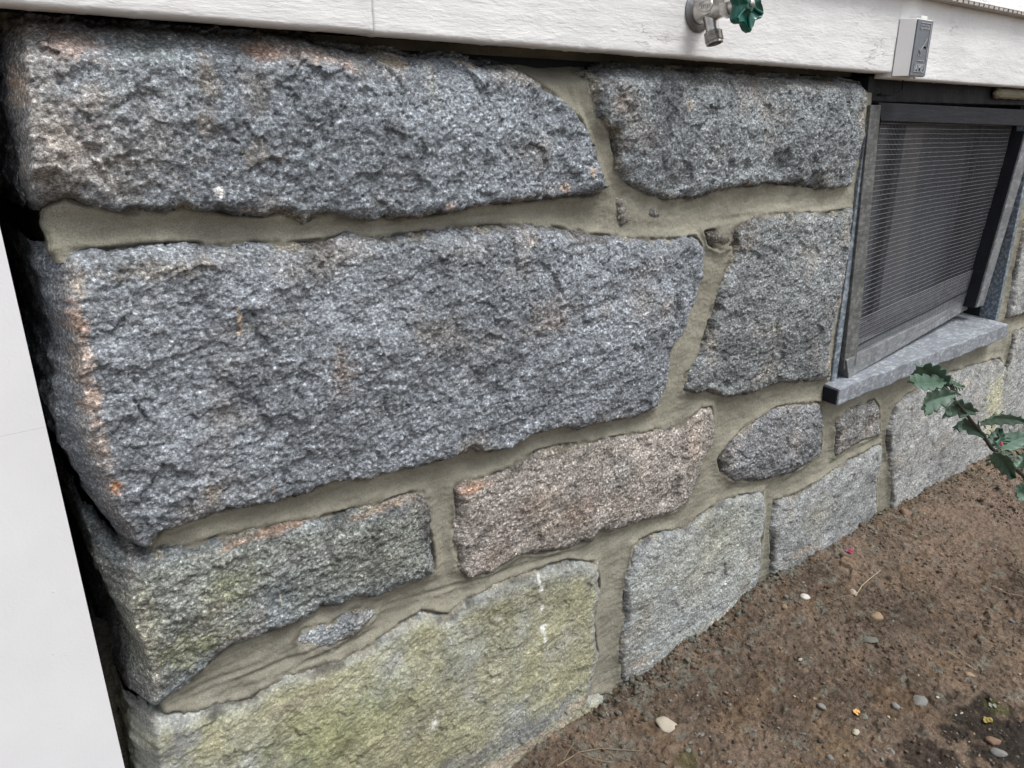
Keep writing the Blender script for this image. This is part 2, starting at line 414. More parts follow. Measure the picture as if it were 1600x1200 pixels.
    if arris is not None:
        az = sorted([(onY(p, -.01)[2], onY(p, -.01)[0]) for p in arris]); sz = sorted([(onY(p, .05)[2], onY(p, .05)[0]) for p in sil])
        xa = np.interp(Z, [a[0] for a in az], [a[1] for a in az])+.0035*fbm(Z*35, Z*0+seed, seed+80, 3)+.002*fbm(U*60, Z*60, seed+84, 2)
        xs = np.interp(Z, [a[0] for a in sz], [a[1] for a in sz])+.0030*fbm(Z*45, Z*0+seed, seed+81, 3)
        xs = np.minimum(xs, xa-.004)
        am = (.45*np.exp(-((U-xa+.004)/.007)**2)*sstep(-.4, .3, fbm(U*20, Z*20, seed+86, 3)))[..., None]; C = C*(1-am)+np.array([.36, .335, .30])*am
        X, Y, t = bend(U, Z, Yf, xa, xs, .055, .004*fbm(U*30, Z*30, seed+82, 3), .006*fbm(U*25, Z*25, seed+83, 3))
    keep = dn > -.006
    V = np.stack([X, Y, Z], -1).reshape(-1, 3)
    V, F, Cc = compact(V, grid_faces(len(xs_), len(zs_), keep), C.reshape(-1, 3))
    if seed not in (1550, 1580): STN.append(P)
    return link('granite_block', np_mesh(name, V, F, Cc, spk), GR, wall, True, **({'label': label} if label else {}))
def Lx(px, dx=-.24):  # a world point left of the corner, level with pixel px
    q = xz(px); return (q[0]+dx, q[1])
RUST = (.31, .175, .105); PINK = (.36, .27, .215); TAN = (.34, .275, .20); WHT = (.5, .5, .47); BRN = (.10, .075, .055); DKB = (.06, .055, .05)
A = [xz(p) for p in [(60, 325), (101, 309), (145, 324), (202, 332), (256, 334), (280, 325), (371, 334), (405, 337), (432, 334), (466, 349), (506, 337),
     (557, 344), (614, 342), (682, 334), (732, 325), (800, 315), (867, 309), (925, 305), (942, 293), (938, 280), (921, 236), (905, 189), (867, 152), (834, 125),
     (800, 101), (746, 96), (719, 86), (665, 86), (641, 82), (608, 75), (550, 72), (500, 62), (479, 47), (400, 48), (300, 42), (200, 36), (100, 26), (50, 24)]]
A = [(A[0][0]-.28, A[0][1])]+A+[(A[-1][0]-.28, A[-1][1])]
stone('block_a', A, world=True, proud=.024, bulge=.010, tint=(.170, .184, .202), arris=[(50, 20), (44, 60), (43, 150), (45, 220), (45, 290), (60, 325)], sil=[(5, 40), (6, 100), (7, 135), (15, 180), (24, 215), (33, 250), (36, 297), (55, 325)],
      patches=[((110, 72), .03, .02, RUST, .55), ((90, 215), .03, .035, PINK, .45), ((135, 155), .02, .015, TAN, .4), ((400, 80), .02, .012, RUST, .75), ((450, 82), .05, .010, PINK, .6),
               ((490, 92), .04, .010, PINK, .5), ((530, 105), .012, .008, RUST, .5), ((225, 75), .04, .02, (.20, .26, .25), .5), ((310, 130), .012, .03, TAN, .45), ((305, 195), .010, .02, TAN, .4),
               ((395, 240), .02, .015, TAN, .4), ((610, 95), .022, .010, (.30, .23, .15), .8), ((728, 100), .012, .008, (.26, .19, .12), .8), ((660, 130), .014, .035, (.30, .30, .27), .5),
               ((907, 268), .008, .007, PINK, .95), ((868, 293), .012, .009, PINK, .95), ((922, 298), .008, .005, PINK, .7), ((686, 321), .009, .006, PINK, .9), ((800, 70), .03, .03, BRN, .4),
               ((380, 325), .02, .006, RUST, .5), ((420, 335), .02, .010, BRN, .7), ((330, 298), .006, .007, (.85, .85, .85), 1), ((25, 130), .008, .02, (.55, .36, .22), .8),
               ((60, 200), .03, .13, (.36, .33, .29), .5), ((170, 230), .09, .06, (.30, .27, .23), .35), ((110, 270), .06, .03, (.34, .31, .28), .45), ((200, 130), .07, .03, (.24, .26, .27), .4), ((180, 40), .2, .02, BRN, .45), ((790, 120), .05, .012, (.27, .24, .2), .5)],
      chip=[((140, 235), .012, .006), ((840, 165), .04, .010), ((60, 305), .03, .02), ((430, 345), .02, .008), ((600, 90), .05, .006)], seed=100, ang=-.5, label='large blue-grey top corner block with orange stains')
B = [xz(p) for p in [(60, 396), (95, 392), (169, 389), (236, 381), (290, 381), (337, 380), (405, 380), (472, 377), (506, 374), (540, 364), (597, 367), (678, 362), (699, 357), (783, 353), (817, 350),
     (867, 355), (918, 365), (969, 371), (1036, 374), (1085, 369), (1095, 385), (1091, 410), (1080, 450), (1067, 488), (1056, 521), (1040, 545), (1033, 589), (1024, 616), (1019, 636), (969, 651),
     (918, 660), (901, 668), (867, 667), (834, 673), (807, 687), (780, 698), (739, 704), (726, 699), (699, 710), (648, 726), (614, 731), (587, 741), (540, 748), (506, 751), (479, 764), (432, 775),
     (388, 785), (331, 795), (304, 810), (250, 828), (236, 851), (215, 852)]]
B = [(B[0][0]-.28, B[0][1])]+B+[(B[-1][0]-.28, B[-1][1]+.02)]
stone('block_b', B, world=True, proud=.022, bulge=.009, tint=(.178, .189, .206), arris=[(118, 400), (115, 444), (110, 488), (118, 528), (125, 569), (130, 609), (142, 670), (159, 721), (169, 754), (180, 790), (225, 850)],
      sil=[(52, 400), (56, 427), (67, 467), (84, 535), (79, 590), (81, 636), (91, 687), (115, 727), (135, 764), (159, 798), (190, 840)],
      patches=[((116, 440), .008, .02, TAN, .7), ((113, 500), .009, .03, (.42, .27, .19), .85), ((123, 560), .010, .03, PINK, .8), ((135, 615), .010, .035, (.40, .28, .21), .75), ((150, 690), .010, .03, PINK, .65),
               ((172, 745), .007, .012, (.5, .22, .08), .95), ((250, 415), .07, .012, (.27, .24, .19), .6), ((361, 493), .004, .014, (.42, .29, .15), .85), ((395, 502), .06, .008, TAN, .15), ((520, 575), .02, .035, (.19, .145, .12), .7),
               ((845, 490), .05, .035, (.20, .165, .14), .6), ((815, 373), .008, .006, PINK, .8), ((895, 394), .005, .004, PINK, .5), ((935, 395), .007, .022, (.08, .085, .10), .8), ((720, 385), .05, .014, (.28, .28, .26), .4),
               ((520, 400), .05, .012, (.29, .29, .28), .45), ((940, 372), .09, .006, DKB, .6), ((1050, 420), .03, .03, (.14, .15, .16), .5), ((325, 760), .01, .012, TAN, .5), ((416, 755), .003, .01, TAN, .5)],
      chip=[((730, 700), .014, .012), ((1060, 400), .02, .004)], seed=200, ang=-.25, label='largest grey block, its left edge streaked pink and orange')
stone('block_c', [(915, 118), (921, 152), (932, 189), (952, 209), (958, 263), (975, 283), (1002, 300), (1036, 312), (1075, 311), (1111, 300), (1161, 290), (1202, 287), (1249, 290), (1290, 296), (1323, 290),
      (1330, 256), (1343, 202), (1349, 152), (1350, 128), (1300, 122), (1200, 116), (1100, 106), (1000, 102), (950, 104)], .016, .010, (.165, .175, .182),
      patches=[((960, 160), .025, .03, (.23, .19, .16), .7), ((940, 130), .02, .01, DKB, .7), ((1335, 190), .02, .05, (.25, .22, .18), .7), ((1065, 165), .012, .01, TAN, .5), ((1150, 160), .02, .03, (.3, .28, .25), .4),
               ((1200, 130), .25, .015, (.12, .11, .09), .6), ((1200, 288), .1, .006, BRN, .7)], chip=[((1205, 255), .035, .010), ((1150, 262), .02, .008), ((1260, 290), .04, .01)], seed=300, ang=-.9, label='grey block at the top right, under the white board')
stone('block_d', [(1144, 358), (1171, 341), (1209, 334), (1249, 332), (1289, 332), (1327, 327), (1322, 380), (1311, 434), (1306, 467), (1296, 501), (1293, 535), (1293, 590), (1249, 596), (1202, 599), (1171, 613),
      (1127, 619), (1111, 611), (1067, 609), (1070, 582), (1090, 548), (1100, 518), (1114, 467), (1127, 430), (1142, 392)], .016, .010, (.158, .165, .168),
      patches=[((1310, 360), .03, .03, (.25, .23, .19), .6), ((1300, 500), .015, .12, (.26, .2, .16), .7), ((1290, 560), .02, .03, PINK, .5), ((1100, 540), .012, .05, TAN, .4), ((1230, 345), .1, .01, (.28, .28, .26), .5)],
      chip=[((1135, 590), .03, .006)], seed=400, label='dark grey block beside the window')
stone('chip_a', [(1100, 362), (1118, 358), (1143, 363), (1142, 383), (1125, 393), (1106, 382)], .002, .0, (.10, .09, .075), seed=450, edge=.006, label='small dark chip of stone between the larger blocks')
stone('block_e', [(709, 761), (719, 751), (753, 744), (783, 734), (817, 714), (834, 704), (881, 694), (935, 687), (1016, 671), (1060, 660), (1094, 636), (1111, 637), (1115, 656), (1110, 690), (1094, 721), (1080, 764),
      (1070, 783), (1046, 799), (1002, 810), (952, 829), (935, 827), (921, 843), (894, 851), (851, 861), (810, 864), (766, 891), (729, 901), (711, 888), (706, 834)], .011, .006, (.235, .21, .19),
      patches=[((735, 757), .035, .010, (.34, .17, .09), .8), ((1075, 690), .035, .06, (.33, .27, .22), .8), ((830, 780), .05, .03, (.25, .19, .15), .6), ((960, 740), .05, .04, (.19, .19, .18), .5), ((900, 790), .05, .03, (.26, .17, .12), .4),
               ((770, 860), .04, .03, (.17, .13, .11), .6), ((1030, 740), .01, .04, (.3, .28, .25), .5)], chip=[((1040, 775), .03, .006), ((1005, 700), .012, .004)], spk=.75, seed=500, rough=.8, label='pinkish brown block of the lower course')
F_ = [xz(p) for p in [(200, 868), (236, 858), (287, 851), (337, 838), (388, 825), (430, 817), (472, 810), (530, 798), (581, 785), (641, 768), (658, 768), (668, 781), (670, 820), (675, 861), (678, 893), (631, 908),
      (587, 928), (550, 928), (530, 942), (499, 945), (472, 965), (405, 989), (354, 1009), (321, 1036), (287, 1067), (245, 1097)]]
F_ = [(F_[0][0]-.26, F_[0][1]+.05)]+[(F_[0][0]-.03, F_[0][1]+.05)]+F_+[(F_[-1][0]-.28, F_[-1][1])]
stone('block_f', F_, world=True, proud=.014, bulge=.008, tint=(.140, .152, .158), arris=[(215, 850), (209, 888), (206, 948), (219, 989), (233, 1029), (241, 1075), (245, 1100)], sil=[(135, 817), (143, 855), (147, 870), (164, 912), (189, 959), (200, 990), (198, 1040), (200, 1100)],
      patches=[((450, 815), .09, .007, (.35, .19, .10), .7), ((590, 790), .06, .006, (.30, .2, .12), .6), ((355, 905), .04, .03, (.17, .18, .08), .6), ((290, 1000), .05, .03, (.20, .21, .09), .6), ((222, 960), .018, .06, (.30, .29, .20), .6),
               ((450, 870), .08, .02, (.24, .25, .25), .3), ((434, 929), .002, .012, (.5, .5, .4), .8), ((660, 800), .015, .04, DKB, .6), ((236, 1040), .012, .03, (.36, .34, .26), .6)],
      seed=600, ang=-.45, green=.22, label='lower left corner block with a rusty top edge and green algae')
G_ = [xz(p) for p in [(246, 1119), (270, 1114), (300, 1114), (337, 1097), (391, 1090), (405, 1073), (445, 1050), (489, 1040), (540, 1025), (581, 1002), (614, 979), (658, 955), (699, 959), (719, 938), (749, 925),
      (783, 905), (817, 894), (851, 881), (884, 874), (932, 879), (935, 918), (925, 969), (932, 1016), (920, 1056), (918, 1083)]]
G_ += [(.905, -.02), (.90, -.12), (.1, -.12)]
G_ = [(G_[0][0]-.26, G_[0][1])]+G_+[(-.16, -.12)]
stone('block_g', G_, world=True, proud=.013, bulge=.008, tint=(.235, .24, .225), arris=[(244, 1118), (247, 1160), (250, 1200), (262, 1290), (330, 1700)], sil=[(199, 1095), (202, 1137), (212, 1200), (240, 1330), (300, 1600)],
      patches=[((834, 900), .0065, .010, (.62, .62, .6), 1), ((836, 912), .005, .008, (.62, .62, .6), 1), ((838, 943), .006, .006, (.6, .6, .58), 1), ((838, 972), .0075, .011, (.66, .66, .64), 1), ((839, 990), .005, .012, (.62, .62, .6), 1), ((841, 1010), .004, .008, WHT, .8), ((280, 1145), .025, .04, (.20, .21, .21), .85),
               ((800, 920), .04, .02, (.27, .27, .22), .6), ((835, 1120), .16, .035, (.17, .18, .185), .85), ((700, 1190), .18, .03, (.18, .18, .17), .7), ((800, 1165), .14, .018, (.36, .28, .21), .75), ((900, 1090), .05, .014, (.36, .29, .22), .7),
               ((450, 1090), .05, .01, (.30, .27, .19), .7), ((520, 1130), .16, .06, (.20, .22, .08), .6), ((650, 1100), .14, .05, (.32, .31, .17), .55), ((915, 900), .02, .03, (.28, .28, .27), .6), ((870, 1000), .06, .05, (.28, .28, .26), .5),
               ((615, 1022), .010, .012, WHT, .7), ((669, 1119), .008, .010, WHT, .7), ((770, 960), .012, .006, WHT, .4), ((395, 1078), .03, .006, (.25, .25, .25), .8), ((720, 935), .02, .01, (.14, .15, .14), .7)],
      spk=.30, seed=700, ang=-.5, green=.80, rough=.62, label='biggest block of the bottom course, washed with yellow-green algae and white paint drips')
stone('block_h', [(986, 851), (1019, 834), (1070, 820), (1111, 788), (1144, 775), (1190, 768), (1193, 798), (1188, 834), (1185, 884), (1178, 911)]+[(1175, 960), (1160, 1010), (1000, 1110), (980, 1080), (965, 1043), (963, 1019), (972, 969), (973, 901)],
      .012, .006, (.235, .245, .245), patches=[((1095, 812), .02, .015, (.33, .33, .2), .6), ((1120, 830), .09, .08, (.27, .275, .20), .6), ((1080, 900), .09, .07, (.27, .27, .22), .5), ((1000, 1025), .06, .014, (.36, .29, .22), .6), ((1110, 965), .1, .014, (.36, .30, .22), .7), ((1000, 960), .03, .05, (.3, .29, .24), .5)],
      spk=.48, seed=800, rough=.6, pale=.25, green=.15, label='smooth pale grey block at soil level, right of the green block')
stone('block_i', [(1208, 781), (1246, 768), (1296, 737), (1347, 704), (1374, 694), (1374, 724), (1367, 744), (1367, 798), (1357, 807), (1345, 880), (1205, 960), (1200, 901), (1202, 868), (1200, 820)],
      .012, .006, (.22, .225, .225), patches=[((1225, 800), .03, .02, (.33, .33, .26), .5), ((1323, 742), .006, .02, WHT, .6), ((1350, 745), .04, .04, (.14, .145, .15), .6), ((1270, 800), .08, .06, (.27, .265, .21), .55), ((1240, 860), .08, .014, (.35, .29, .22), .7)],
      spk=.48, seed=900, rough=.6, pale=.2, label='pale grey block at soil level, third along the bottom course')
stone('block_j', [(1121, 717), (1138, 690), (1171, 660), (1212, 636), (1262, 627), (1279, 629), (1284, 663), (1279, 704), (1252, 727), (1229, 741), (1188, 748), (1144, 751), (1124, 737)],
      .014, .010, (.15, .152, .158), patches=[((1240, 670), .02, .03, (.25, .25, .25), .4), ((1130, 720), .02, .04, DKB, .6)], seed=1000, edge=.012, label='small rounded dark grey block')
stone('block_k', [(1300, 656), (1330, 637), (1364, 624), (1372, 636), (1373, 677), (1330, 694), (1302, 714), (1303, 683)], .010, .006, (.19, .185, .18),
      patches=[((1310, 672), .012, .02, PINK, .6)], seed=1100, label='small grey-pink block just below the sill')
stone('block_l', [(1384, 670), (1397, 632), (1431, 604), (1489, 578), (1560, 559), (1577, 585), (1578, 629), (1570, 700), (1550, 790), (1440, 850), (1388, 840), (1391, 775), (1384, 704)], .012, .006, (.24, .24, .235),
      patches=[((1545, 620), .09, .09, (.40, .39, .23), .85), ((1540, 665), .05, .07, (.42, .40, .24), .8), ((1500, 600), .06, .02, (.38, .33, .26), .6), ((1440, 640), .06, .03, (.30, .26, .2), .6), ((1520, 720), .12, .012, (.42, .36, .28), .6), ((1480, 760), .1, .012, (.40, .36, .28), .6)],
      spk=.48, seed=1200, rough=.6, pale=.3, label='light grey block behind the holly branch')
for i, (p, lb) in enumerate([([(2.66, .02), (2.66, .44), (2.86, .44), (2.95, .2), (2.90, -.05)], 'grey block past the pale one'), ([(2.57, .50), (2.55, .80), (2.86, .82), (2.88, .48)], 'light grey block right of the window'),
      ([(2.57, .84), (2.56, 1.12), (3.0, 1.13), (3.02, .85)], None), ([(2.90, .5), (2.91, .81), (3.5, .80), (3.5, .48)], None), ([(2.98, -.08), (3.0, .2), (2.91, .44), (3.6, .44), (3.6, -.08)], None),
      ([(3.04, .85), (3.03, 1.13), (3.7, 1.14), (3.7, .84)], None)]):
    stone('block_m%d' % i, p, .013, .006, (.24, .24, .235), spk=.48, seed=1300+i*50, world=True, pale=.4, rough=.7, label=lb)
stone('chip_b', [(458, 1001), (472, 984), (513, 974), (545, 955), (564, 946), (586, 953), (581, 965), (557, 989), (516, 1012), (479, 1015)], .005, .003, (.20, .21, .22), seed=1500, edge=.008, pale=.5, label='narrow sliver of stone set in the mortar')
stone('chip_c', [(962, 308), (977, 312), (985, 345), (972, 350), (964, 330)], .0045, .001, (.15, .14, .125), seed=1550, edge=.004, label='small stone chip showing through the mortar')
stone('chip_d', [(1010, 322), (1022, 325), (1034, 333), (1022, 342), (1012, 336)], .0042, .001, (.13, .125, .115), seed=1580, edge=.004, label='smallest stone chip showing through the mortar')

# mortar: one sheet over the whole wall, opened for the window
xs_ = ux_axis(-.17, 3.75); zs_ = np.arange(-.14, 1.20, .0021)
U, Z = np.meshgrid(xs_, zs_)
D = np.full(U.shape, -.5)       # >0 inside a stone
for P in STN:
    a = np.array(P); i0, i1 = np.searchsorted(xs_, [a[:, 0].min()-.04, a[:, 0].max()+.04]); k0, k1 = np.searchsorted(zs_, [a[:, 1].min()-.04, a[:, 1].max()+.04])
    D[k0:k1, i0:i1] = np.maximum(D[k0:k1, i0:i1], sdf(U[k0:k1, i0:i1], Z[k0:k1, i0:i1], P))
dist = -D
y = .0034*fbm(U*8, Z*9, 1700, 2) + .0011*fbm(U*22, Z*50, 1710, 3) + .0006*fbm(U*130, Z*200, 1720, 3, .7)
y += .0016*fbm(U*110, Z*110, 1725, 3, .7)*np.exp(-np.abs(dist)/.006)
y += .0045*sstep(.0, .022, dist) - .003                                    # hollowed by the trowel in wide joints
lap = np.exp(-((dist-.003)/.0045)**2)
y += -.0022*lap*sstep(-.4, .3, fbm(U*16, Z*16, 1730, 2))                      # lips pushed on to the stone
crk = np.exp(-((dist+.001)/.0028)**2)*sstep(-.05, .45, fbm(U*12+5, Z*12, 1740, 3))
y += .010*crk
y += .0016*ridged(U*9, Z*30, 1750, 2)*sstep(.004, .02, dist)*-.35
for q0, q1 in (((300, 1090), (560, 985)), ((330, 1100), (620, 970)), ((250, 1098), (420, 1030)), ((940, 310), (880, 110)), ((1080, 350), (1300, 320)), ((560, 960), (930, 850))):   # strokes
    a = np.array(xz(q0)); b_ = np.array(xz(q1)); e = b_-a; t = np.clip(((U-a[0])*e[0]+(Z-a[1])*e[1])/(e@e), 0, 1)
    dd = np.hypot(U-a[0]-e[0]*t, Z-a[1]-e[1]*t); y += .0013*np.exp(-(dd/.0035)**2)*np.sin(math.pi*t)-.0010*np.exp(-((dd-.007)/.004)**2)*np.sin(math.pi*t)
y = y + .052*sstep(1.128, 1.162, Z+.004*fbm(U*12, Z*12, 1755, 2))
b = fbm(U*7, Z*7, 1760, 4)[..., None]
C = np.array([.255, .247, .200])*(1+.14*b+.10*fbm(U*40, Z*90, 1761, 3)[..., None])
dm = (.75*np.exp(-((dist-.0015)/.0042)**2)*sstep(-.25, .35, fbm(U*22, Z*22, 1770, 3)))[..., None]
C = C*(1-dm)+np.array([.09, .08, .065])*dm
dk = (sstep(0, .5, fbm(U*3, Z*3, 1775, 2)))[..., None]*.25; C = C*(1-dk)+np.array([.19, .175, .135])*dk
xa = np.interp(Z, [.37, .40, .45, .62, .66, .96, 1.0, 1.03], [.106, .104, .104, .125, .125, .088, .090, .094])+.003*fbm(Z*45, Z*0, 1780, 3); X, Y, t = bend(U, Z, y, xa, xa-.004, .006, 0*Z, .01*fbm(U*30, Z*30, 1790, 3))
X = np.where(U < xa-.004, X+.010*sstep(0, .12, xa-U), X)
keep = (D < .012) & ~((U > 1.60) & (U < 2.50) & (Z > .485))
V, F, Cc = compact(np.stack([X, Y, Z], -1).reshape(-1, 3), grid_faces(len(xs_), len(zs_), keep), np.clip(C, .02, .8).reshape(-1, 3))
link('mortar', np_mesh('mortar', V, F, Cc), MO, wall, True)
# dark boxes added behind the wall to block light from the back
mb = MB()
mb.box(.12, 1.60, .045, .40, -.15, 1.165); mb.box(2.50, 3.75, .045, .40, -.15, 1.165); mb.box(1.602, 2.498, .045, .40, -.15, .47)
mb.build('wall_light_block', DARK, wall)

# ------------------------------------------------------------------ house trim and siding
def board(name, x0, x1, z0, z1, yf, th, mat, parent, seed, rag=.0012, dx=.004):
    xs = axis([(x0, x1, dx)]); zs = axis([(z0, z1, .004)])
    U, Z = np.meshgrid(xs, zs)
    Y = yf + .0008*fbm(U*3, Z*20, seed, 3)-.0009*np.clip(ridged(U*9, Z*55, seed+3, 2), 0, 2)*sstep(-.1, .5, fbm(U*5, Z*12, seed+6, 2))
    k = np.exp(-(Z-z0)/.006); Z = Z + k*rag*(.5*perlin(U*14, U*0, seed+9)+1.3*np.minimum(0, perlin(U*70, U*0, seed+10)+.1))
    Y = Y + .0010*np.exp(-((Z-z0)/.003)**2)
    X = U; n = len(xs); mz = len(zs)
    V = np.stack([X, Y, Z], -1).reshape(-1, 3); F = grid_faces(n, mz)
    idx = np.arange(n*mz).reshape(mz, n); ring = np.r_[idx[0], idx[1:, -1], idx[-1, :-1][::-1], idx[1:-1, 0][::-1]]
    Bk = V[ring].copy(); Bk[:, 1] = yf+th; nb = len(V); V = np.r_[V, Bk]; r = np.arange(len(ring))
    F = np.r_[F, np.stack([ring[r], nb+r, nb+(r+1) % len(ring), ring[(r+1) % len(ring)]], -1)]
    return link(name, np_mesh(name, V, F), mat, parent, True)
house = empty('water_table_board', (1.0, -.03, 1.17), label='long white painted skirt board with cracked paint above the granite', cat='trim board')
def tz(x): return np.interp(x, [0, 3], [1.172, 1.160])
o = board('board', -1.6, .4352, 1.1722, 1.312, -.0313, .034, TRIM, house, 5)
o = board('board', .4358, 1.6000, 1.1715, 1.312, -.0315, .034, TRIM, house, 15)
o = board('board', 1.6015, 3.9, 1.1620, 1.312, -.0300, .034, TRIM, house, 25)
for o in house.children:
    me = o.data; v = np.empty(len(me.vertices)*3, np.float32); me.vertices.foreach_get('co', v); v = v.reshape(-1, 3)
    v[:, 2] -= (v[:, 0]-1.0)*.0030*(v[:, 2] < 1.30); me.vertices.foreach_set('co', v.ravel()); me.update()
# siding: grooved shingle courses
sid = empty('shingle_siding', (1.0, 0, 1.31), label='white painted grooved siding above the drip edge', cat='siding')
mb = MB()
for k in range(9):
    z0 = 1.3135+k*.19
    x = -1.6
    mb.hexa([(x, -.056, z0+.004), (3.9, -.056, z0+.004), (3.9, -.030, z0+.21), (x, -.030, z0+.21), (x, -.010, z0+.004), (3.9, -.010, z0+.004), (3.9, -.009, z0+.21), (x, -.009, z0+.21)])
mb.build('shingle_course', mat_paint('siding_paint', (.80, .80, .80)), sid)
mb = MB(); x = -1.6
while x < 3.9:
    wdt = .017+.004*random.random(); mb.box(x, x+wdt, -.0555, -.011, 1.3105, 1.3172, .0008); x += wdt+.0055+.003*random.random()
mb.build('butt_edge', mat_paint('edge_paint', (.42, .39, .35)), sid)
MB().box(-1.6, 3.9, -.009, .30, 1.178, 3.1).build('siding_light_block', DARK, sid)  # unseen dark box added behind the siding to block light
# white panel left of the corner
pan = MB()
e0 = xz((195, 1200), -.004)[0]; zc = xz((0, 682), -.004)[1]
pan.box(-1.5, e0, -.004, .035, -.2, zc-.0001, 0); pan.box(-1.5, e0, -.004, .035, zc+.0001, 1.168, 0)
pan.build('white_door_panel', PANEL, None, False, label='smooth white painted panel closing the space left of the granite corner', cat='panel')
MB().box(-1.6, .12, .36, .42, -.2, 1.17).box(-1.6, -1.55, .04, .36, -.2, 1.17).build('recess_light_block', DARK, None, label='dark boxes added behind the gap between white panel and granite corner to block sky light', cat='wall')  # dark boxes added at the back of the recess to keep sky light out

# ------------------------------------------------------------------ basement window
win = empty('basement_window', (2.05, .02, .5), label='black framed basement window with wire mesh over the glass, between granite blocks', cat='window')
def P3(p, y): return onY(p, y)
# sill
s0, s1 = 1.555, 2.490
zt = .503
mb = MB(); mb.hexa([(s0, -.039, .463), (s1+.01, -.044, .461), (s1+.004, -.044, zt), (s0, -.039, zt), (s0+.02, .16, .463), (2.52, .16, .463), (2.52, .16, .516), (s0+.02, .16, .516)], .003)
bmesh.ops.subdivide_edges(mb.bm, edges=[e for e in mb.bm.edges if e.calc_length() > .5], cuts=40, use_grid_fill=True)
sill = mb.build('sill', SILL, win)
for v in sill.data.vertices: v.co.y += .002*math.sin(v.co.x*31)+.0012*math.sin(v.co.x*83); v.co.z += .001*math.sin(v.co.x*53+v.co.y*40)
MB().hexa([(s0-.003, -.036, .465), (s0+.002, -.0385, .465), (s0+.002, -.0385, .499), (s0-.003, -.036, .499), (s0+.010, .06, .465), (s0+.016, .06, .465), (s0+.016, .06, .499), (s0+.010, .06, .499)], .001).build('end_grain', BLK, sill)
# fixed frame: jambs and head
mb = MB(); mb.box(1.583, 1.606, -.004, .17, .503, 1.085, .002); mb.build('jamb', JAMB, win)
mb = MB(); mb.box(1.5832, 1.6058, .004, .17, 1.085, 1.166, .002); mb.build('jamb_top', BLK, win)
mb = MB(); mb.box(2.502, 2.522, -.002, .17, .503, 1.162, .002); mb.build('jamb', JAMB, win)
hd = MB(); hd.box(1.606, 2.5, .012, .17, 1.117, 1.168, .002)
bmesh.ops.subdivide_edges(hd.bm, edges=[e for e in hd.bm.edges if e.calc_length() > .5], cuts=60, use_grid_fill=True)
hd = hd.build('head_beam', BLK, win)
for v in hd.data.vertices: v.co.y += .0015*math.sin(v.co.x*41)+.001*math.sin(v.co.x*97+v.co.z*60)
# screen frame, standing a little crooked in the opening
def bar(name, front, dep, mat, bev=.0015, lab=None):
    """front: 4 world points bl,br,tr,tl; dep: depth vector"""
    f = [np.array(p, float) for p in front]; d = np.array(dep, float)
    mb = MB(); mb.hexa([*f, *[p+d for p in f]], bev); return mb
scr = empty('screen', (1.7, 0, .55)); scr.parent = win; scr.matrix_parent_inverse = Matrix.Translation(win.location).inverted()
bar('top_rail', [P3((1377, 189), -.008), P3((1610, 197), .0), P3((1610, 172), .0), P3((1373, 160), -.006)], (0, .03, 0), BLK).build('top_rail', BLK, scr)
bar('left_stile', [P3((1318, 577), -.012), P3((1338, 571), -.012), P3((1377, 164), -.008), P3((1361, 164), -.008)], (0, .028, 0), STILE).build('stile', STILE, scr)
bl, tl = P3((1326, 591), -.014), P3((1323, 563), -.016); br_, tr_ = P3((1512, 483), .060), P3((1510, 470), .060)
bar('bottom_rail', [bl, br_, tr_, tl], (.004, .040, 0), GRYW).build('bottom_rail', GRYW, scr)
for nm in list(scr.children): pass
# right hand stop, hanging askew
bar('stop', [P3((1526, 481), .022), P3((1537, 478), .022), P3((1610, 235), .0), P3((1604, 205), .0)], (0, .05, 0), STILE, .004).build('loose_stop', GRYW, win, label='loose wooden stop hanging crooked at the right jamb')
bar('stop', [P3((1523, 481), .024)-np.array([.003, 0, 0]), P3((1523, 481), .024), P3((1601.5, 205), .002), P3((1601.5, 205), .002)-np.array([.003, 0, 0])], (0, .10, 0), BLK, .0004).build('stop_side_shade', BLK, bpy.data.objects['loose_stop'])  # black slab puts the shade on the stop's left face into colour
# wire mesh (bowed)
c00 = np.array(P3((1326, 575), -.002)); c10 = np.array(P3((1513, 470), .062)); c11 = np.array(P3((1583, 192), .030)); c01 = np.array(P3((1376, 186), .002))
def mp(u, v):
    p = c00*(1-u)*(1-v)+c10*u*(1-v)+c11*u*v+c01*(1-u)*v
    p = p+np.array([0, 1, 0])*(.016*math.sin(math.pi*u)*math.sin(math.pi*v)+.0012*math.sin(9*u+5*v))+np.array([0, 0, 1])*(.0030*math.sin(5*u+1.5)*(1-v)+.0005*math.sin(17*u+v*9)); return p
def wires(us, vs, r1, r2, v0, v1, off=0):
    Vx = []; Fx = []
    def line(pts, r):
        b0 = len(Vx)//1
        for p in pts:
            for k in range(3): a = 2*math.pi*k/3+.5; Vx.append((p[0]+off*.3, p[1]+off+r*math.cos(a), p[2]+r*math.sin(a)) if r1 and abs(pts[0][2]-pts[-1][2]) < .12 else (p[0]+r*math.cos(a)+off*.3, p[1]+off+r*math.sin(a), p[2]))
        for i in range(len(pts)-1):
            for k in range(3): Fx.append((b0+i*3+k, b0+i*3+(k+1) % 3, b0+i*3+3+(k+1) % 3, b0+i*3+3+k))
    for v in vs: line([mp(u, v) for u in np.linspace(0, 1, 26)], r1)
    for u in us: line([mp(u, v) for v in np.linspace(v0, v1, 20)], r2)
    return np.array(Vx), np.array(Fx)
WIRE = mat_simple('galvanised_wire', (.50, .52, .55), .4, .6, .5, var=.3)
WIRED = mat_simple('dark_wire', (.22, .23, .25), .5, .4, .4)
Vw, Fw = wires([], np.linspace(0.02, .985, 50), .00045, .0003, 0, 1)
link('mesh_wires', np_mesh('mesh', Vw, Fw), WIRE, scr)
Vw, Fw = wires(np.linspace(.004, 1, 112), [], .0005, .00048, 0, 1)
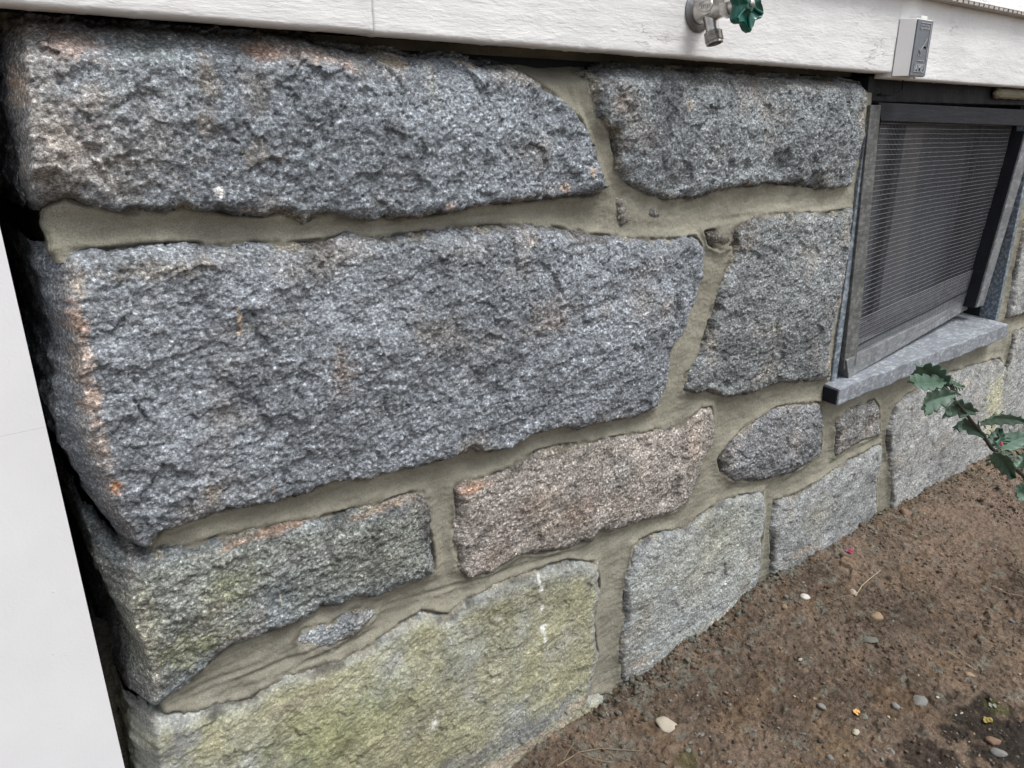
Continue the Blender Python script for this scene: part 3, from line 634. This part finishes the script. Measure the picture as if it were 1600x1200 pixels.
link('mesh_wires', np_mesh('mesh', Vw, Fw), WIRED, scr)
Vw, Fw = wires(np.linspace(.002, .97, 150), np.linspace(.01, .20, 20), .0004, .00032, 0, .20, -.004)
link('mesh_overlap', np_mesh('mesh', Vw, Fw), WIRE, scr)
mb = MB(); mb.tube([mp(u, .085)+np.array([0, -.006, 0]) for u in np.linspace(0, 1, 20)], .0014, 6); mb.build('tie_wire', BLK, scr)
# sash with glass behind, and a black room box added to block sky light
sash = empty('sash', (2.05, .12, .55)); sash.parent = win; sash.matrix_parent_inverse = Matrix.Translation(win.location).inverted()
mb = MB(); mb.box(1.606, 1.645, .125, .155, .52, 1.115, .002); mb.box(2.47, 2.501, .125, .155, .52, 1.115, .002); mb.box(1.645, 2.47, .126, .156, .518, .560, .002); mb.box(1.645, 2.47, .126, .156, 1.07, 1.115, .002)
mb.build('sash_frame', BLK, sash)
mb = MB(); mb.box(1.98, 2.012, .120, .150, .56, 1.07, .002); mb.build('mullion', BLK, sash)
gm = NT('glass'); gm.b.inputs['Transmission Weight'].default_value = .9; gm.out((.6, .66, .72), .12, gm.bump(gm.noise(4, 2), .002, .3), 0, .22); gm = gm.m
MB().box(1.64, 2.475, .137, .141, .555, 1.075).build('glass', gm, sash)
MB().box(1.5, 2.9, .9, .92, .1, 1.3).box(1.5, 1.56, .41, .9, .1, 1.3).box(2.84, 2.9, .41, .9, .1, 1.3).box(1.5, 2.9, .401, .9, 1.17, 1.2).box(1.5, 2.9, .401, .9, .1, .13).build('dark_room', DARK, win)
CUR = mat_simple('curtain_reflection_tint', (.17, .215, .29), .8)  # cloth colour, its blue tone also standing in for a reflection in the glass
mb = MB(); xs = np.linspace(2.10, 2.34, 60)
for i in range(59): mb.hexa([(xs[i], .21+.008*math.sin(i*.9), .53), (xs[i+1], .21+.008*math.sin(i*.9+.9), .53), (xs[i+1], .21+.008*math.sin(i*.9+.9), 1.05), (xs[i], .21+.008*math.sin(i*.9), 1.05), (xs[i], .213+.008*math.sin(i*.9), .53), (xs[i+1], .213+.008*math.sin(i*.9+.9), .53), (xs[i+1], .213+.008*math.sin(i*.9+.9), 1.05), (xs[i], .213+.008*math.sin(i*.9), 1.05)])
mb.build('curtain', CUR, win)
# mortar-coloured strip under the board at the right
p0 = P3((1561, 145), -.008)
mb = MB(); pts = []
for i in range(28):
    f = i/27; pts.append((p0[0]+f*.5, .002+.0015*math.sin(i*1.3), 1.1435-.0004*i*.2))
mb.tube(pts, [.004]+[.0125+.0012*math.sin(i*2.1) for i in range(1, 28)], 10)
mb.build('mortar_strip', MO, win)
me = bpy.data.meshes['mortar_strip']; at = me.attributes.new('Col', 'FLOAT_COLOR', 'POINT'); at.data.foreach_set('color', np.tile([.27, .25, .19, 1], len(me.vertices)).astype(np.float32))

# ------------------------------------------------------------------ outdoor tap
MET = mat_simple('satin_brass', (.62, .60, .57), .32, .95, .5, 300, .0004, .18)
MDK = mat_simple('dull_flange', (.22, .225, .235), .5, .8, .5, 200, .0006, .25)
GRN = mat_simple('green_enamel', (.004, .085, .062), .28, 0, .6, 120, .0004, .2)
tx, tz_ = .988, 1.236
tap = empty('garden_tap', (tx, -.032, tz_), label='silver outdoor tap with green lobed handle on the white skirt board', cat='tap')
AX = Vector((0, -1, 0)); B0 = Vector((tx, -.031, tz_))
MB().rev(B0, AX, [(0, .029), (.003, .030), (.005, .028), (.006, .02)], 40).build('wall_flange', MDK, tap, True)
mb = MB()
mb.rev(B0, AX, [(.004, .019), (.010, .0185), (.016, .0155), (.040, .0150), (.046, .0135), (.050, .0128)], 32)
mb.rev(B0, AX, [(.050, .0150), (.052, .0158), (.062, .0158), (.064, .0145)], 6)
mb.rev(B0, AX, [(.064, .0118), (.076, .0112), (.077, .006), (.094, .0045)], 24)
mb.build('valve_body', MET, tap, True)
SA = Vector((.0, -.30, -.95)).normalized(); SB = B0+AX*.022+SA*.006
mb = MB(); mb.rev(SB, SA, [(0, .0115), (.022, .0098), (.026, .0098)], 28)
pr_ = [(.026, .0105), (.027, .0128)]
for k in range(6): pr_ += [(.0285+k*.0024, .0138), (.0297+k*.0024, .0118)]
pr_ += [(.044, .0128), (.0445, .0105), (.030, .0098), (.029, .002)]
mb.rev(SB, SA, pr_, 36, True, True); mb.build('threaded_spout', MET, tap, True)
# oval maker's boss on the near side of the body
mb = MB(); bc = B0+AX*.027+Vector((-.0148, 0, .003))
ring = [bc+Vector((-.0005, math.cos(a)*.0125, math.sin(a)*.0078)) for a in np.linspace(0, 2*math.pi, 33)]
mb.tube(ring, .0008, 6)
mb.rev(bc+Vector((.003, 0, 0)), (-1, 0, 0), [(0, .012), (.003, .0115)], 32)
for v in mb.bm.verts:
    pass
for i in range(5):
    yy = bc.y+.0075-i*.0037
    mb.box(bc.x-.0014, bc.x, yy-.0006, yy+.0006, bc.z-.003, bc.z+.003); mb.box(bc.x-.0014, bc.x, yy-.0022, yy, bc.z+(.002 if i % 2 else -.003), bc.z+(.003 if i % 2 else -.002))
mb.build('boss', MET, tap, True)
# handle: six lobes, dished, ribbed
HC = B0+AX*.083
def lob(a, d): return 1+.13*math.cos(6*a+.4)
mb = MB(); mb.rev(HC, AX, [(-.004, .010), (-.002, .026), (.000, .0315), (.004, .0335), (.009, .0330), (.0115, .0300), (.0085, .0265), (.0065, .018), (.009, .0125), (.0135, .0095), (.014, .004)], 96, True, True, lambda a, d: 1+.15*math.cos(6*a+.4))
for k in range(6):
    a = (2*math.pi*k-.4)/6; U = AX.orthogonal().normalized(); Wv = AX.cross(U); r = U*math.cos(a)+Wv*math.sin(a)
    mb.tube([HC+AX*.010+r*.009, HC+AX*.0085+r*.020, HC+AX*.011+r*.0335], [.0022, .0018, .0024], 8)
mb.build('handle', GRN, tap, True)
MB().rev(HC, AX, [(.0135, .0052), (.016, .0048), (.0172, .0030), (.0176, .0008)], 20).build('handle_screw', MET, tap, True)

# ------------------------------------------------------------------ small box on the board
x0b, x1b, zb0, zb1, yb = 1.626, 1.688, 1.163, 1.269, -.057
box_ = empty('bonding_box', (1.65, -.03, 1.16), label='narrow box with painted side and unpainted grey front embossed AMP, above the window corner', cat='connector box')
mb = MB(); mb.hexa([(1.6215, yb+.0012, zb0), (x1b, yb+.0012, zb0), (x1b, yb+.0012, zb1), (1.6215, yb+.0012, zb1), (1.601, -.0325, zb0), (x1b, -.0325, zb0), (x1b, -.0325, zb1), (1.601, -.0325, zb1)], .0012); mb.build('box_body', mat_paint('box_paint', (.74, .74, .73), False), box_)
GP = mat_simple('grey_plastic', (.125, .14, .16), .5, 0, .45, 200, .0006, .12)
fl = MB(); fx0, fx1 = 1.6225, 1.6865
fl.box(fx0, fx1, yb-.0015, yb+.002, zb0+.001, zb1-.002, .0008); cov = fl.build('front_cover', GP, box_)
GPL = mat_simple('grey_plastic_worn', (.34, .36, .38), .45)
mb = MB()
def rb(a0, a1, b0, b1, h=.0012):   # raised bar, in fractions of the cover
    mb.box(fx0+(fx1-fx0)*a0, fx0+(fx1-fx0)*a1, yb-.0015-h, yb-.0010, zb0+(zb1-zb0)*b0, zb0+(zb1-zb0)*b1)
rb(.22, .86, .925, .937); rb(.85, .88, .30, .937); rb(.30, .74, .272, .285); rb(.16, .84, .075, .088); rb(.20, .84, .205, .215); rb(.82, .85, .088, .205); rb(.16, .19, .088, .205)
for i in range(7): rb(.22+i*.085, .26+i*.085, .875, .905)
for i in range(7): rb(.20+i*.09, .245+i*.09, .825-(.02 if i == 1 else 0), .858)
for a0, b0, a1, b1 in ((.35, .42, .72, .66), (.30, .36, .55, .50), (.40, .36, .30, .46), (.55, .50, .75, .50)):
    n = 10
    for i in range(n):
        a = a0+(a1-a0)*i/n; b_ = b0+(b1-b0)*i/n; rb(a, a+.05, b_, b_+.03, .001)
mb.build('raised_marks', GPL, cov)
cu = bpy.data.curves.new('amp', 'FONT'); cu.body = 'AMP'; cu.size = .0175; cu.extrude = .0010; cu.offset = .0003
to = bpy.data.objects.new('amp_tmp', cu); COL.objects.link(to); bpy.context.view_layer.update()
tm = bpy.data.meshes.new_from_object(to.evaluated_get(bpy.context.evaluated_depsgraph_get())); bpy.data.objects.remove(to)
tm.transform(Matrix.Translation((fx0+.0125, yb-.0024, zb0+.0100)) @ Matrix.Rotation(math.pi/2, 4, 'X'))
link('embossed_letters', tm, GPL, cov)
MB().box(1.640, 1.666, yb+.002, -.034, zb1, zb1+.006, .0008).build('top_clip', mat_paint('clip_paint', (.8, .8, .76), False), box_)
MB().rev(Vector((1.66, yb+.006, zb0+.001)), (0, 0, -1), [(0, .003), (.004, .003), (.005, .0015)], 12).build('bottom_screw', MET, box_, True)
q0 = Vector((1.645, -.012, 1.166)); mb = MB()
mb.tube([P3(p, yy) for p, yy in (((1412, 118), -.02), ((1411, 128), -.0), ((1409, 140), .004), ((1402, 146), .004), ((1390, 148), .004), ((1376, 147), .004), ((1372, 148), .01))], .0016, 8)
mb.build('ground_wire', BLK, None, True, label='thin black wire curving from under the box into the window head', cat='wire')

# ------------------------------------------------------------------ holly branch
HB = -.42
t = NT('holly_leaf'); lc = t.mix(t.noise(60, 3), (.040, .085, .055), (.07, .125, .085)); lm = t.out(lc, .48, t.bump(t.noise(160, 4), .0012, .6), 0, .5)
STM = mat_simple('holly_stem', (.030, .026, .022), .6, 0, .4, 300, .0006, .3)
hol = empty('holly_branch', tuple(onY((1549, 700), HB)), label='dark green holly branch with spiny leaves reaching in front of the wall', cat='plant')
e1 = onY((1600, 744), HB)
sp = [onY(p, HB) for p in [(1472, 597), (1484, 612), (1496, 630), (1512, 650), (1536, 680), (1549, 700), (1572, 720), (1600, 744)]]
sp += [np.array([e1[0]+.05, HB-.01, e1[2]-.05]), np.array([e1[0]+.12, HB-.03, e1[2]-.15]), np.array([e1[0]+.16, HB-.05, e1[2]-.30]), np.array([e1[0]+.17, HB-.06, -.03])]
MB().tube(sp, list(np.linspace(.0012, .0042, 8))+[.005, .006, .007, .009], 8).build('stem', STM, hol, True)
def leaf(b, tp, w, roll=0., curl=.2, dy=0., yb_=0.):
    Bp = np.array(onY(b, HB+yb_)); Tp = np.array(onY(tp, HB+yb_+dy)); L = Tp-Bp; ln = np.linalg.norm(L); L = L/ln
    vw = (Bp-CAM); vw /= np.linalg.norm(vw); side = np.cross(L, vw); side /= np.linalg.norm(side); nrm = np.cross(side, L)
    side, nrm = side*math.cos(roll)+nrm*math.sin(roll), nrm*math.cos(roll)-side*math.sin(roll)
    N = 36; M = 7; V = []; F = []; wd = w*np.linalg.norm(Bp-CAM)/FPX/2
    for i in range(N+1):
        f = i/N; env = math.sin(math.pi*min(1, f*.97+.03))**.55*(1-.15*f)
        sp_ = (f*5.0) % 1; saw = .62+.58*(abs(sp_-.5)*2)**2.6 if .06 < f < .97 else .8
        e = wd*env*saw*(1 if f < 1 else 0)
        for j in range(-M, M+1):
            g = j/M; wave = math.sin(f*5*2*math.pi)*.14*abs(g)**2
            p = Bp+L*ln*(f+.035*abs(g)**3*(1 if saw > 1 else 0)) + side*e*g + nrm*wd*(-abs(g)*.42+abs(g)**2*.15+wave+curl*2*math.sin(math.pi*f)-.1)
            V.append(p)
    K = 2*M+1
    for i in range(N):
        for j in range(K-1): F.append((i*K+j, i*K+j+1, (i+1)*K+j+1, (i+1)*K+j))
    V = np.array(V)
    o = link('leaf', np_mesh('leaf', V, np.array(F)), lm, hol, True)
    so_ = o.modifiers.new('th', 'SOLIDIFY'); so_.thickness = .0006
    return o
for b, tp, w, roll, curl, dy, yb_ in [((1475, 600), (1428, 566), 40, .3, .1, .01, 0), ((1473, 597), (1415, 598), 28, -.5, .2, -.01, -.004), ((1486, 616), (1436, 640), 34, .5, .3, -.01, -.006), ((1478, 596), (1503, 606), 20, .8, .1, .02, .01),
        ((1521, 642), (1476, 646), 30, .7, .5, -.01, -.003), ((1529, 658), (1602, 657), 30, -.6, .3, .0, 0), ((1536, 680), (1497, 671), 22, .6, .9, 0, -.004), ((1552, 700), (1562, 675), 34, .2, .1, .01, .006),
        ((1552, 701), (1604, 682), 42, .1, .1, -.005, .004), ((1551, 703), (1581, 741), 38, -.2, .2, -.01, -.005), ((1586, 736), (1603, 712), 26, .4, .1, 0, 0), ((1612, 762), (1582, 776), 24, .3, .2, 0, 0),
        ((1480, 600), (1498, 618), 14, .9, .2, .02, .012), ((1611, 750), (1640, 720), 34, .3, .1, 0, 0), ((1620, 765), (1660, 800), 34, .3, .1, 0, 0)]:
    leaf(b, tp, w, roll, curl, dy, yb_)
PK = mat_simple('pink_bud', (.55, .10, .14), .5)
MB().rev(Vector(onY((1564, 697), HB-.012)), (0, 0, 1), [(0, .0005), (.002, .0022), (.005, .0024), (.008, .0008)], 10).build('bud', PK, hol, True)
MB().tube([onY((1528, 668), HB), onY((1529, 658), HB)], .0009, 6).build('leaf_stalk', STM, hol, True)

# ------------------------------------------------------------------ things lying on the soil
def gpt(p):
    q = onZ(p, .0)
    for _ in range(6): q = onZ(p, float(ground_h(np.array([q[0]]), np.array([q[1]]), False)[0]))
    return q
def rock_mesh(name, r, seed, flat=.6, sub=3, jag=.25):
    bm = bmesh.new(); bmesh.ops.create_icosphere(bm, subdivisions=sub, radius=1)
    rg = np.random.default_rng(seed); o = rg.random(2)*50; sc = (1+.3*rg.random(), .75+.3*rg.random(), flat)
    planes = [(lambda v: v/np.linalg.norm(v))(rg.normal(size=3)) for _ in range(7)]
    for v in bm.verts:
        p = np.array(v.co)
        for n in planes:
            d = p@n
            if d > .72: p = p-n*(d-.72)*.85
        k = 1+jag*.35*float(perlin(p[0]*1.7+o[0], p[1]*1.7+p[2]*1.3+o[1], seed))
        v.co = Vector([float(p[i]*k*sc[i]*r) for i in range(3)])
    me = bpy.data.meshes.new(name); bm.to_mesh(me); bm.free(); me.polygons.foreach_set('use_smooth', np.ones(len(me.polygons), bool)); return me
def mstone(name, col): return mat_simple(name, col, .75, 0, .3, 500, .0008, .22)
PT = [mstone('pebble_%s' % k, c) for k, c in (('pale', (.42, .38, .31)), ('tan', (.30, .22, .14)), ('grey', (.19, .19, .18)), ('brown', (.20, .13, .09)), ('greygreen', (.16, .165, .14)), ('white', (.55, .53, .49)))]
def pebble(p, wpx, mat, label, seed, flat=.55, group=None, rot=None, name='pebble', jag=.25):
    q = gpt(p); r = wpx*np.linalg.norm(q-CAM)/FPX/2*.92
    me = rock_mesh(name, 1., seed, flat, 3, jag); o = link(name, me, mat, None, label=label, cat='pebble', group=group)
    o.scale = (r, r, r); o.location = (q[0], q[1], q[2]+r*flat*.32); o.rotation_euler = (random.uniform(-.2, .2), random.uniform(-.2, .2), random.random()*6 if rot is None else rot)
    return o
pebble((1041, 1134), 36, PT[0], 'largest pale cream stone lying on the soil below the wall', 64, .42, rot=2.2, name='stone', jag=.4)
pebble((1258, 934), 15, PT[5], 'small off-white oval pebble near the gap between two bottom blocks', 12)
pebble((1334, 927), 13, PT[0], 'pale pebble touching the end of the dry straw', 13)
pebble((1370, 964), 17, PT[1], 'round tan pebble to the right of the straw', 14)
pebble((1226, 949), 12, PT[1], 'tan pebble just left of the off-white oval one', 15)
pebble((1413, 803), 18, PT[3], 'reddish brown pebble against the joint below the holly', 16, .7)
pebble((1437, 1096), 22, PT[2], 'flat grey pebble in the bare soil, right of the orange leaf scrap', 17, .35)
pebble((1400, 1104), 14, PT[2], 'smaller grey pebble left of the flat grey one', 18, .45)
pebble((1283, 1104), 14, PT[2], 'grey pebble to the left of the orange leaf scrap', 19, .45)
pebble((1349, 1121), 12, PT[4], 'grey-green pebble beside the orange leaf scrap', 20)
pebble((1337, 1145), 12, PT[0], 'pale pebble directly below the orange leaf scrap', 21)
pebble((1388, 1175), 18, PT[2], 'light grey pebble at the bottom edge on dark soil', 22, .4)
pebble((1552, 1160), 20, PT[3], 'brown pebble on the dark potting soil', 23)
pebble((1560, 1178), 18, PT[2], 'grey pebble below the brown one on the dark soil', 24)
pebble((1075, 1173), 12, PT[4], 'dull green-grey pebble among the roots at the bottom', 25)
pebble((1007, 1048), 16, PT[2], 'rough grey lump of mortar at the foot of the pale block', 26, .7)
pebble((1297, 1185), 12, PT[2], 'grey-blue pebble at the bottom edge, left of the dark soil', 27)
pebble((1093, 1150), 13, PT[2], 'grey-brown pebble right of and below the cream stone', 28)
pebble((1360, 1000), 22, PT[4], 'flat greenish chip lying in the middle of the soil', 29, .25)
pebble((1170, 1010), 14, PT[2], 'light grey pebble close to the wall foot', 30, .5)
pebble((1372, 1158), 13, PT[3], 'small red-brown pebble at the edge of the dark soil', 31)
pebble((1515, 1055), 12, PT[1], 'tan pebble near the right edge on brown soil', 32)
# countless small ones share one mesh each and one label per kind
proto = [rock_mesh('small_pebble', 1., 300+k, .6, 2) for k in range(6)]
k = 0; tries = 0
while k < 210 and tries < 4000:
    tries += 1
    p = (random.uniform(800, 1600), random.uniform(760, 1200))
    q = gpt(p)
    if q[1] > -.012 or q[0] < .6 or q[0] > 2.9: continue
    if p[0]+p[1]*1.1 < 2230 and random.random() < .4: continue
    mi = random.choice([0, 1, 2, 2, 2, 3, 3, 4, 4]); me = proto[k % 6]
    me2 = me.copy() if k < 54 else None
    key = (mi, k % 6)
    if not hasattr(pebble, 'cache'): pebble.cache = {}
    if key not in pebble.cache:
        mm = me.copy(); mm.materials.append(PT[mi]); pebble.cache[key] = mm
    o = bpy.data.objects.new('small_pebble', pebble.cache[key]); COL.objects.link(o)
    r = random.uniform(.0015, .0036)*(1 if random.random() < .85 else 1.6)
    o.scale = (r, r*random.uniform(.7, 1), r); o.location = (q[0], q[1], float(ground_h(np.array([q[0]]), np.array([q[1]]))[0])+r*.25); o.rotation_euler = (random.uniform(-.4, .4), random.uniform(-.4, .4), random.random()*6)
    tag(o, ['tiny pale pebble, a few millimetres wide, loose on the soil', 'tiny tan pebble, a few millimetres wide, loose on the soil', 'tiny grey pebble, a few millimetres wide, loose on the soil', 'tiny brown pebble, a few millimetres wide, loose on the soil', 'tiny grey-green pebble, a few millimetres wide, loose on the soil'][mi], 'pebble', ['tiny pale pebbles', 'tiny tan pebbles', 'tiny grey pebbles', 'tiny brown pebbles', 'tiny grey-green pebbles'][mi]+' scattered on the soil'); k += 1
# soil crumbs: one mass
ico = bmesh.new(); bmesh.ops.create_icosphere(ico, subdivisions=1, radius=1); iv = np.array([v.co[:] for v in ico.verts]); fi = np.array([[v.index for v in f.verts] for f in ico.faces]); ico.free()
NC = 9000
cx = RNG.uniform(.55, 2.9, NC*2); cy = -RNG.random(NC*2)**1.25*.66-.004
cl = fbm(cx*6, cy*6, 501, 3)+.9*np.exp(cy/.04); ok = cl+RNG.random(NC*2)*.9 > .45; cx = cx[ok][:NC]; cy = cy[ok][:NC]; n = len(cx)
rr = .0007+.0034*RNG.random(n)**4+.0005*(cx-.6)
cz = ground_h(cx, cy)
Vv = iv[None]*(1+.35*RNG.standard_normal((n, len(iv), 1))*.5)*rr[:, None, None]*(.7+.6*RNG.random((n, 1, 3)))
Vv[..., 0] += cx[:, None]; Vv[..., 1] += cy[:, None]; Vv[..., 2] += (cz+rr*.3)[:, None]
Ff = fi[None]+(np.arange(n)*len(iv))[:, None, None]
cc = np.where((RNG.random(n) < .12+.35*np.exp(cy/.06))[:, None], np.array([[.215, .21, .175]]), np.array([[.18, .138, .105]]))*(.75+.6*RNG.random((n, 1)))
nb = 420; bx = np.concatenate([RNG.normal(1.08, .16, 220), RNG.uniform(.7, 2.6, 200)]); by = -np.abs(RNG.normal(0, .035, nb))-.006; br = .002+.0055*RNG.random(nb)**2
bz = ground_h(bx, by); Vb = iv[None]*(1+.22*RNG.standard_normal((nb, len(iv), 1)))*br[:, None, None]*(.7+.6*RNG.random((nb, 1, 3)))
Vb[..., 0] += bx[:, None]; Vb[..., 1] += by[:, None]; Vb[..., 2] += (bz+br*.2)[:, None]
Vv = np.r_[Vv, Vb]; Ff = np.r_[Ff, fi[None]+((n+np.arange(nb))*len(iv))[:, None, None]]; cc = np.r_[cc, np.where((RNG.random(nb) < .6)[:, None], np.array([[.20, .195, .16]]), np.array([[.16, .12, .09]]))*(.8+.4*RNG.random((nb, 1)))]
link('soil_crumbs', np_mesh('crumbs', Vv.reshape(-1, 3), Ff.reshape(-1, 3), np.repeat(cc, len(iv), 0)), SO, None, False, label='crumbs and clods of brown soil scattered along the wall', kind='stuff')
# straw, twigs, roots, petals
STR = mat_simple('straw', (.40, .31, .20), .7); TWG = mat_simple('twig', (.20, .15, .10), .8)
def twig(pts, r, mat, name, label, lift=.004, cat='twig', grow=()):
    mb = MB()
    def run(ps, r_):
        W3 = []
        for i, p in enumerate(ps): q = gpt(p); W3.append((q[0], q[1], q[2]+lift+.003*(i % 2)))
        mb.tube(W3, [r_*(1-.5*i/len(ps)) for i in range(len(ps))], 6)
    run(pts, r)
    for g in grow: run(g, r*.7)
    return mb.build(name, mat, None, True, label=label, cat=cat)
twig([(1336, 935), (1346, 920), (1358, 908), (1375, 896)], .0012, STR, 'straw', 'dry pale straw lying across the soil beside a pebble', .006, 'straw')
twig([(870, 1200), (905, 1180), (940, 1172), (1000, 1178)], .0013, TWG, 'dry_roots', 'pale dry branching rootlets on the soil at the bottom', .004, 'twig', grow=[[(905, 1180), (893, 1172), (878, 1160)], [(905, 1180), (925, 1190), (960, 1196)], [(940, 1172), (960, 1186), (985, 1192)], [(880, 1190), (900, 1160), (910, 1150)]])
twig([(1548, 918), (1560, 925), (1575, 930), (1600, 936)], .0018, TWG, 'twig', 'dark brown twig at the right edge of the soil')
twig([(1290, 945), (1310, 938), (1330, 932)], .0006, TWG, 'twig', 'short thin twig left of the straw')
twig([(1480, 1020), (1500, 1035), (1525, 1050)], .0007, STR, 'twig', 'fine pale rootlet on the soil, right of the flat greenish chip', .004)
def petal(p, n, size, mat, name, label, cat, seed):
    q = gpt(p); rg = random.Random(seed); mb = MB()
    for i in range(n):
        a = rg.random()*6.28; o_ = Vector((q[0]+rg.uniform(-1, 1)*size*.8, q[1]+rg.uniform(-1, 1)*size*.6, q[2]+.003+rg.random()*size*.4)); s = size*rg.uniform(.5, .9); t1 = rg.uniform(-.7, .7)
        c = [o_+Vector((math.cos(a+k*1.047)*s*(1 if k % 2 else .7), math.sin(a+k*1.047)*s*.7, math.sin(a+k*1.047+t1)*s*.4)) for k in range(6)]
        top = [mb.bm.verts.new(v) for v in c]; bot = [mb.bm.verts.new(v-Vector((0, 0, .0006))) for v in c]
        mb.bm.faces.new(top); mb.bm.faces.new(bot[::-1])
        for k in range(6): mb.bm.faces.new((top[k], bot[k], bot[(k+1) % 6], top[(k+1) % 6]))
    return mb.build(name, mat, None, label=label, cat=cat)
petal((1328, 862), 7, .008, mat_simple('crimson_petal', (.20, .012, .045), .5), 'fallen_petals', 'crumpled crimson petals on the soil at the foot of the wall', 'petals', 3)
petal((1338, 1116), 6, .006, mat_simple('orange_leaf', (.62, .33, .10), .6), 'leaf_scrap', 'bright orange-yellow scrap of dry leaf on the soil', 'leaf', 5)
petal((1542, 1128), 6, .009, mat_simple('yellow_moss', (.22, .17, .04), .8), 'moss_tuft', 'yellowish moss tuft on the dark soil near the bottom right', 'moss', 8)
petal((1550, 1104), 3, .010, mat_simple('grey_leaf', (.17, .18, .15), .7), 'dry_leaf', 'dull grey-green dry leaf above the moss tuft', 'leaf', 9)
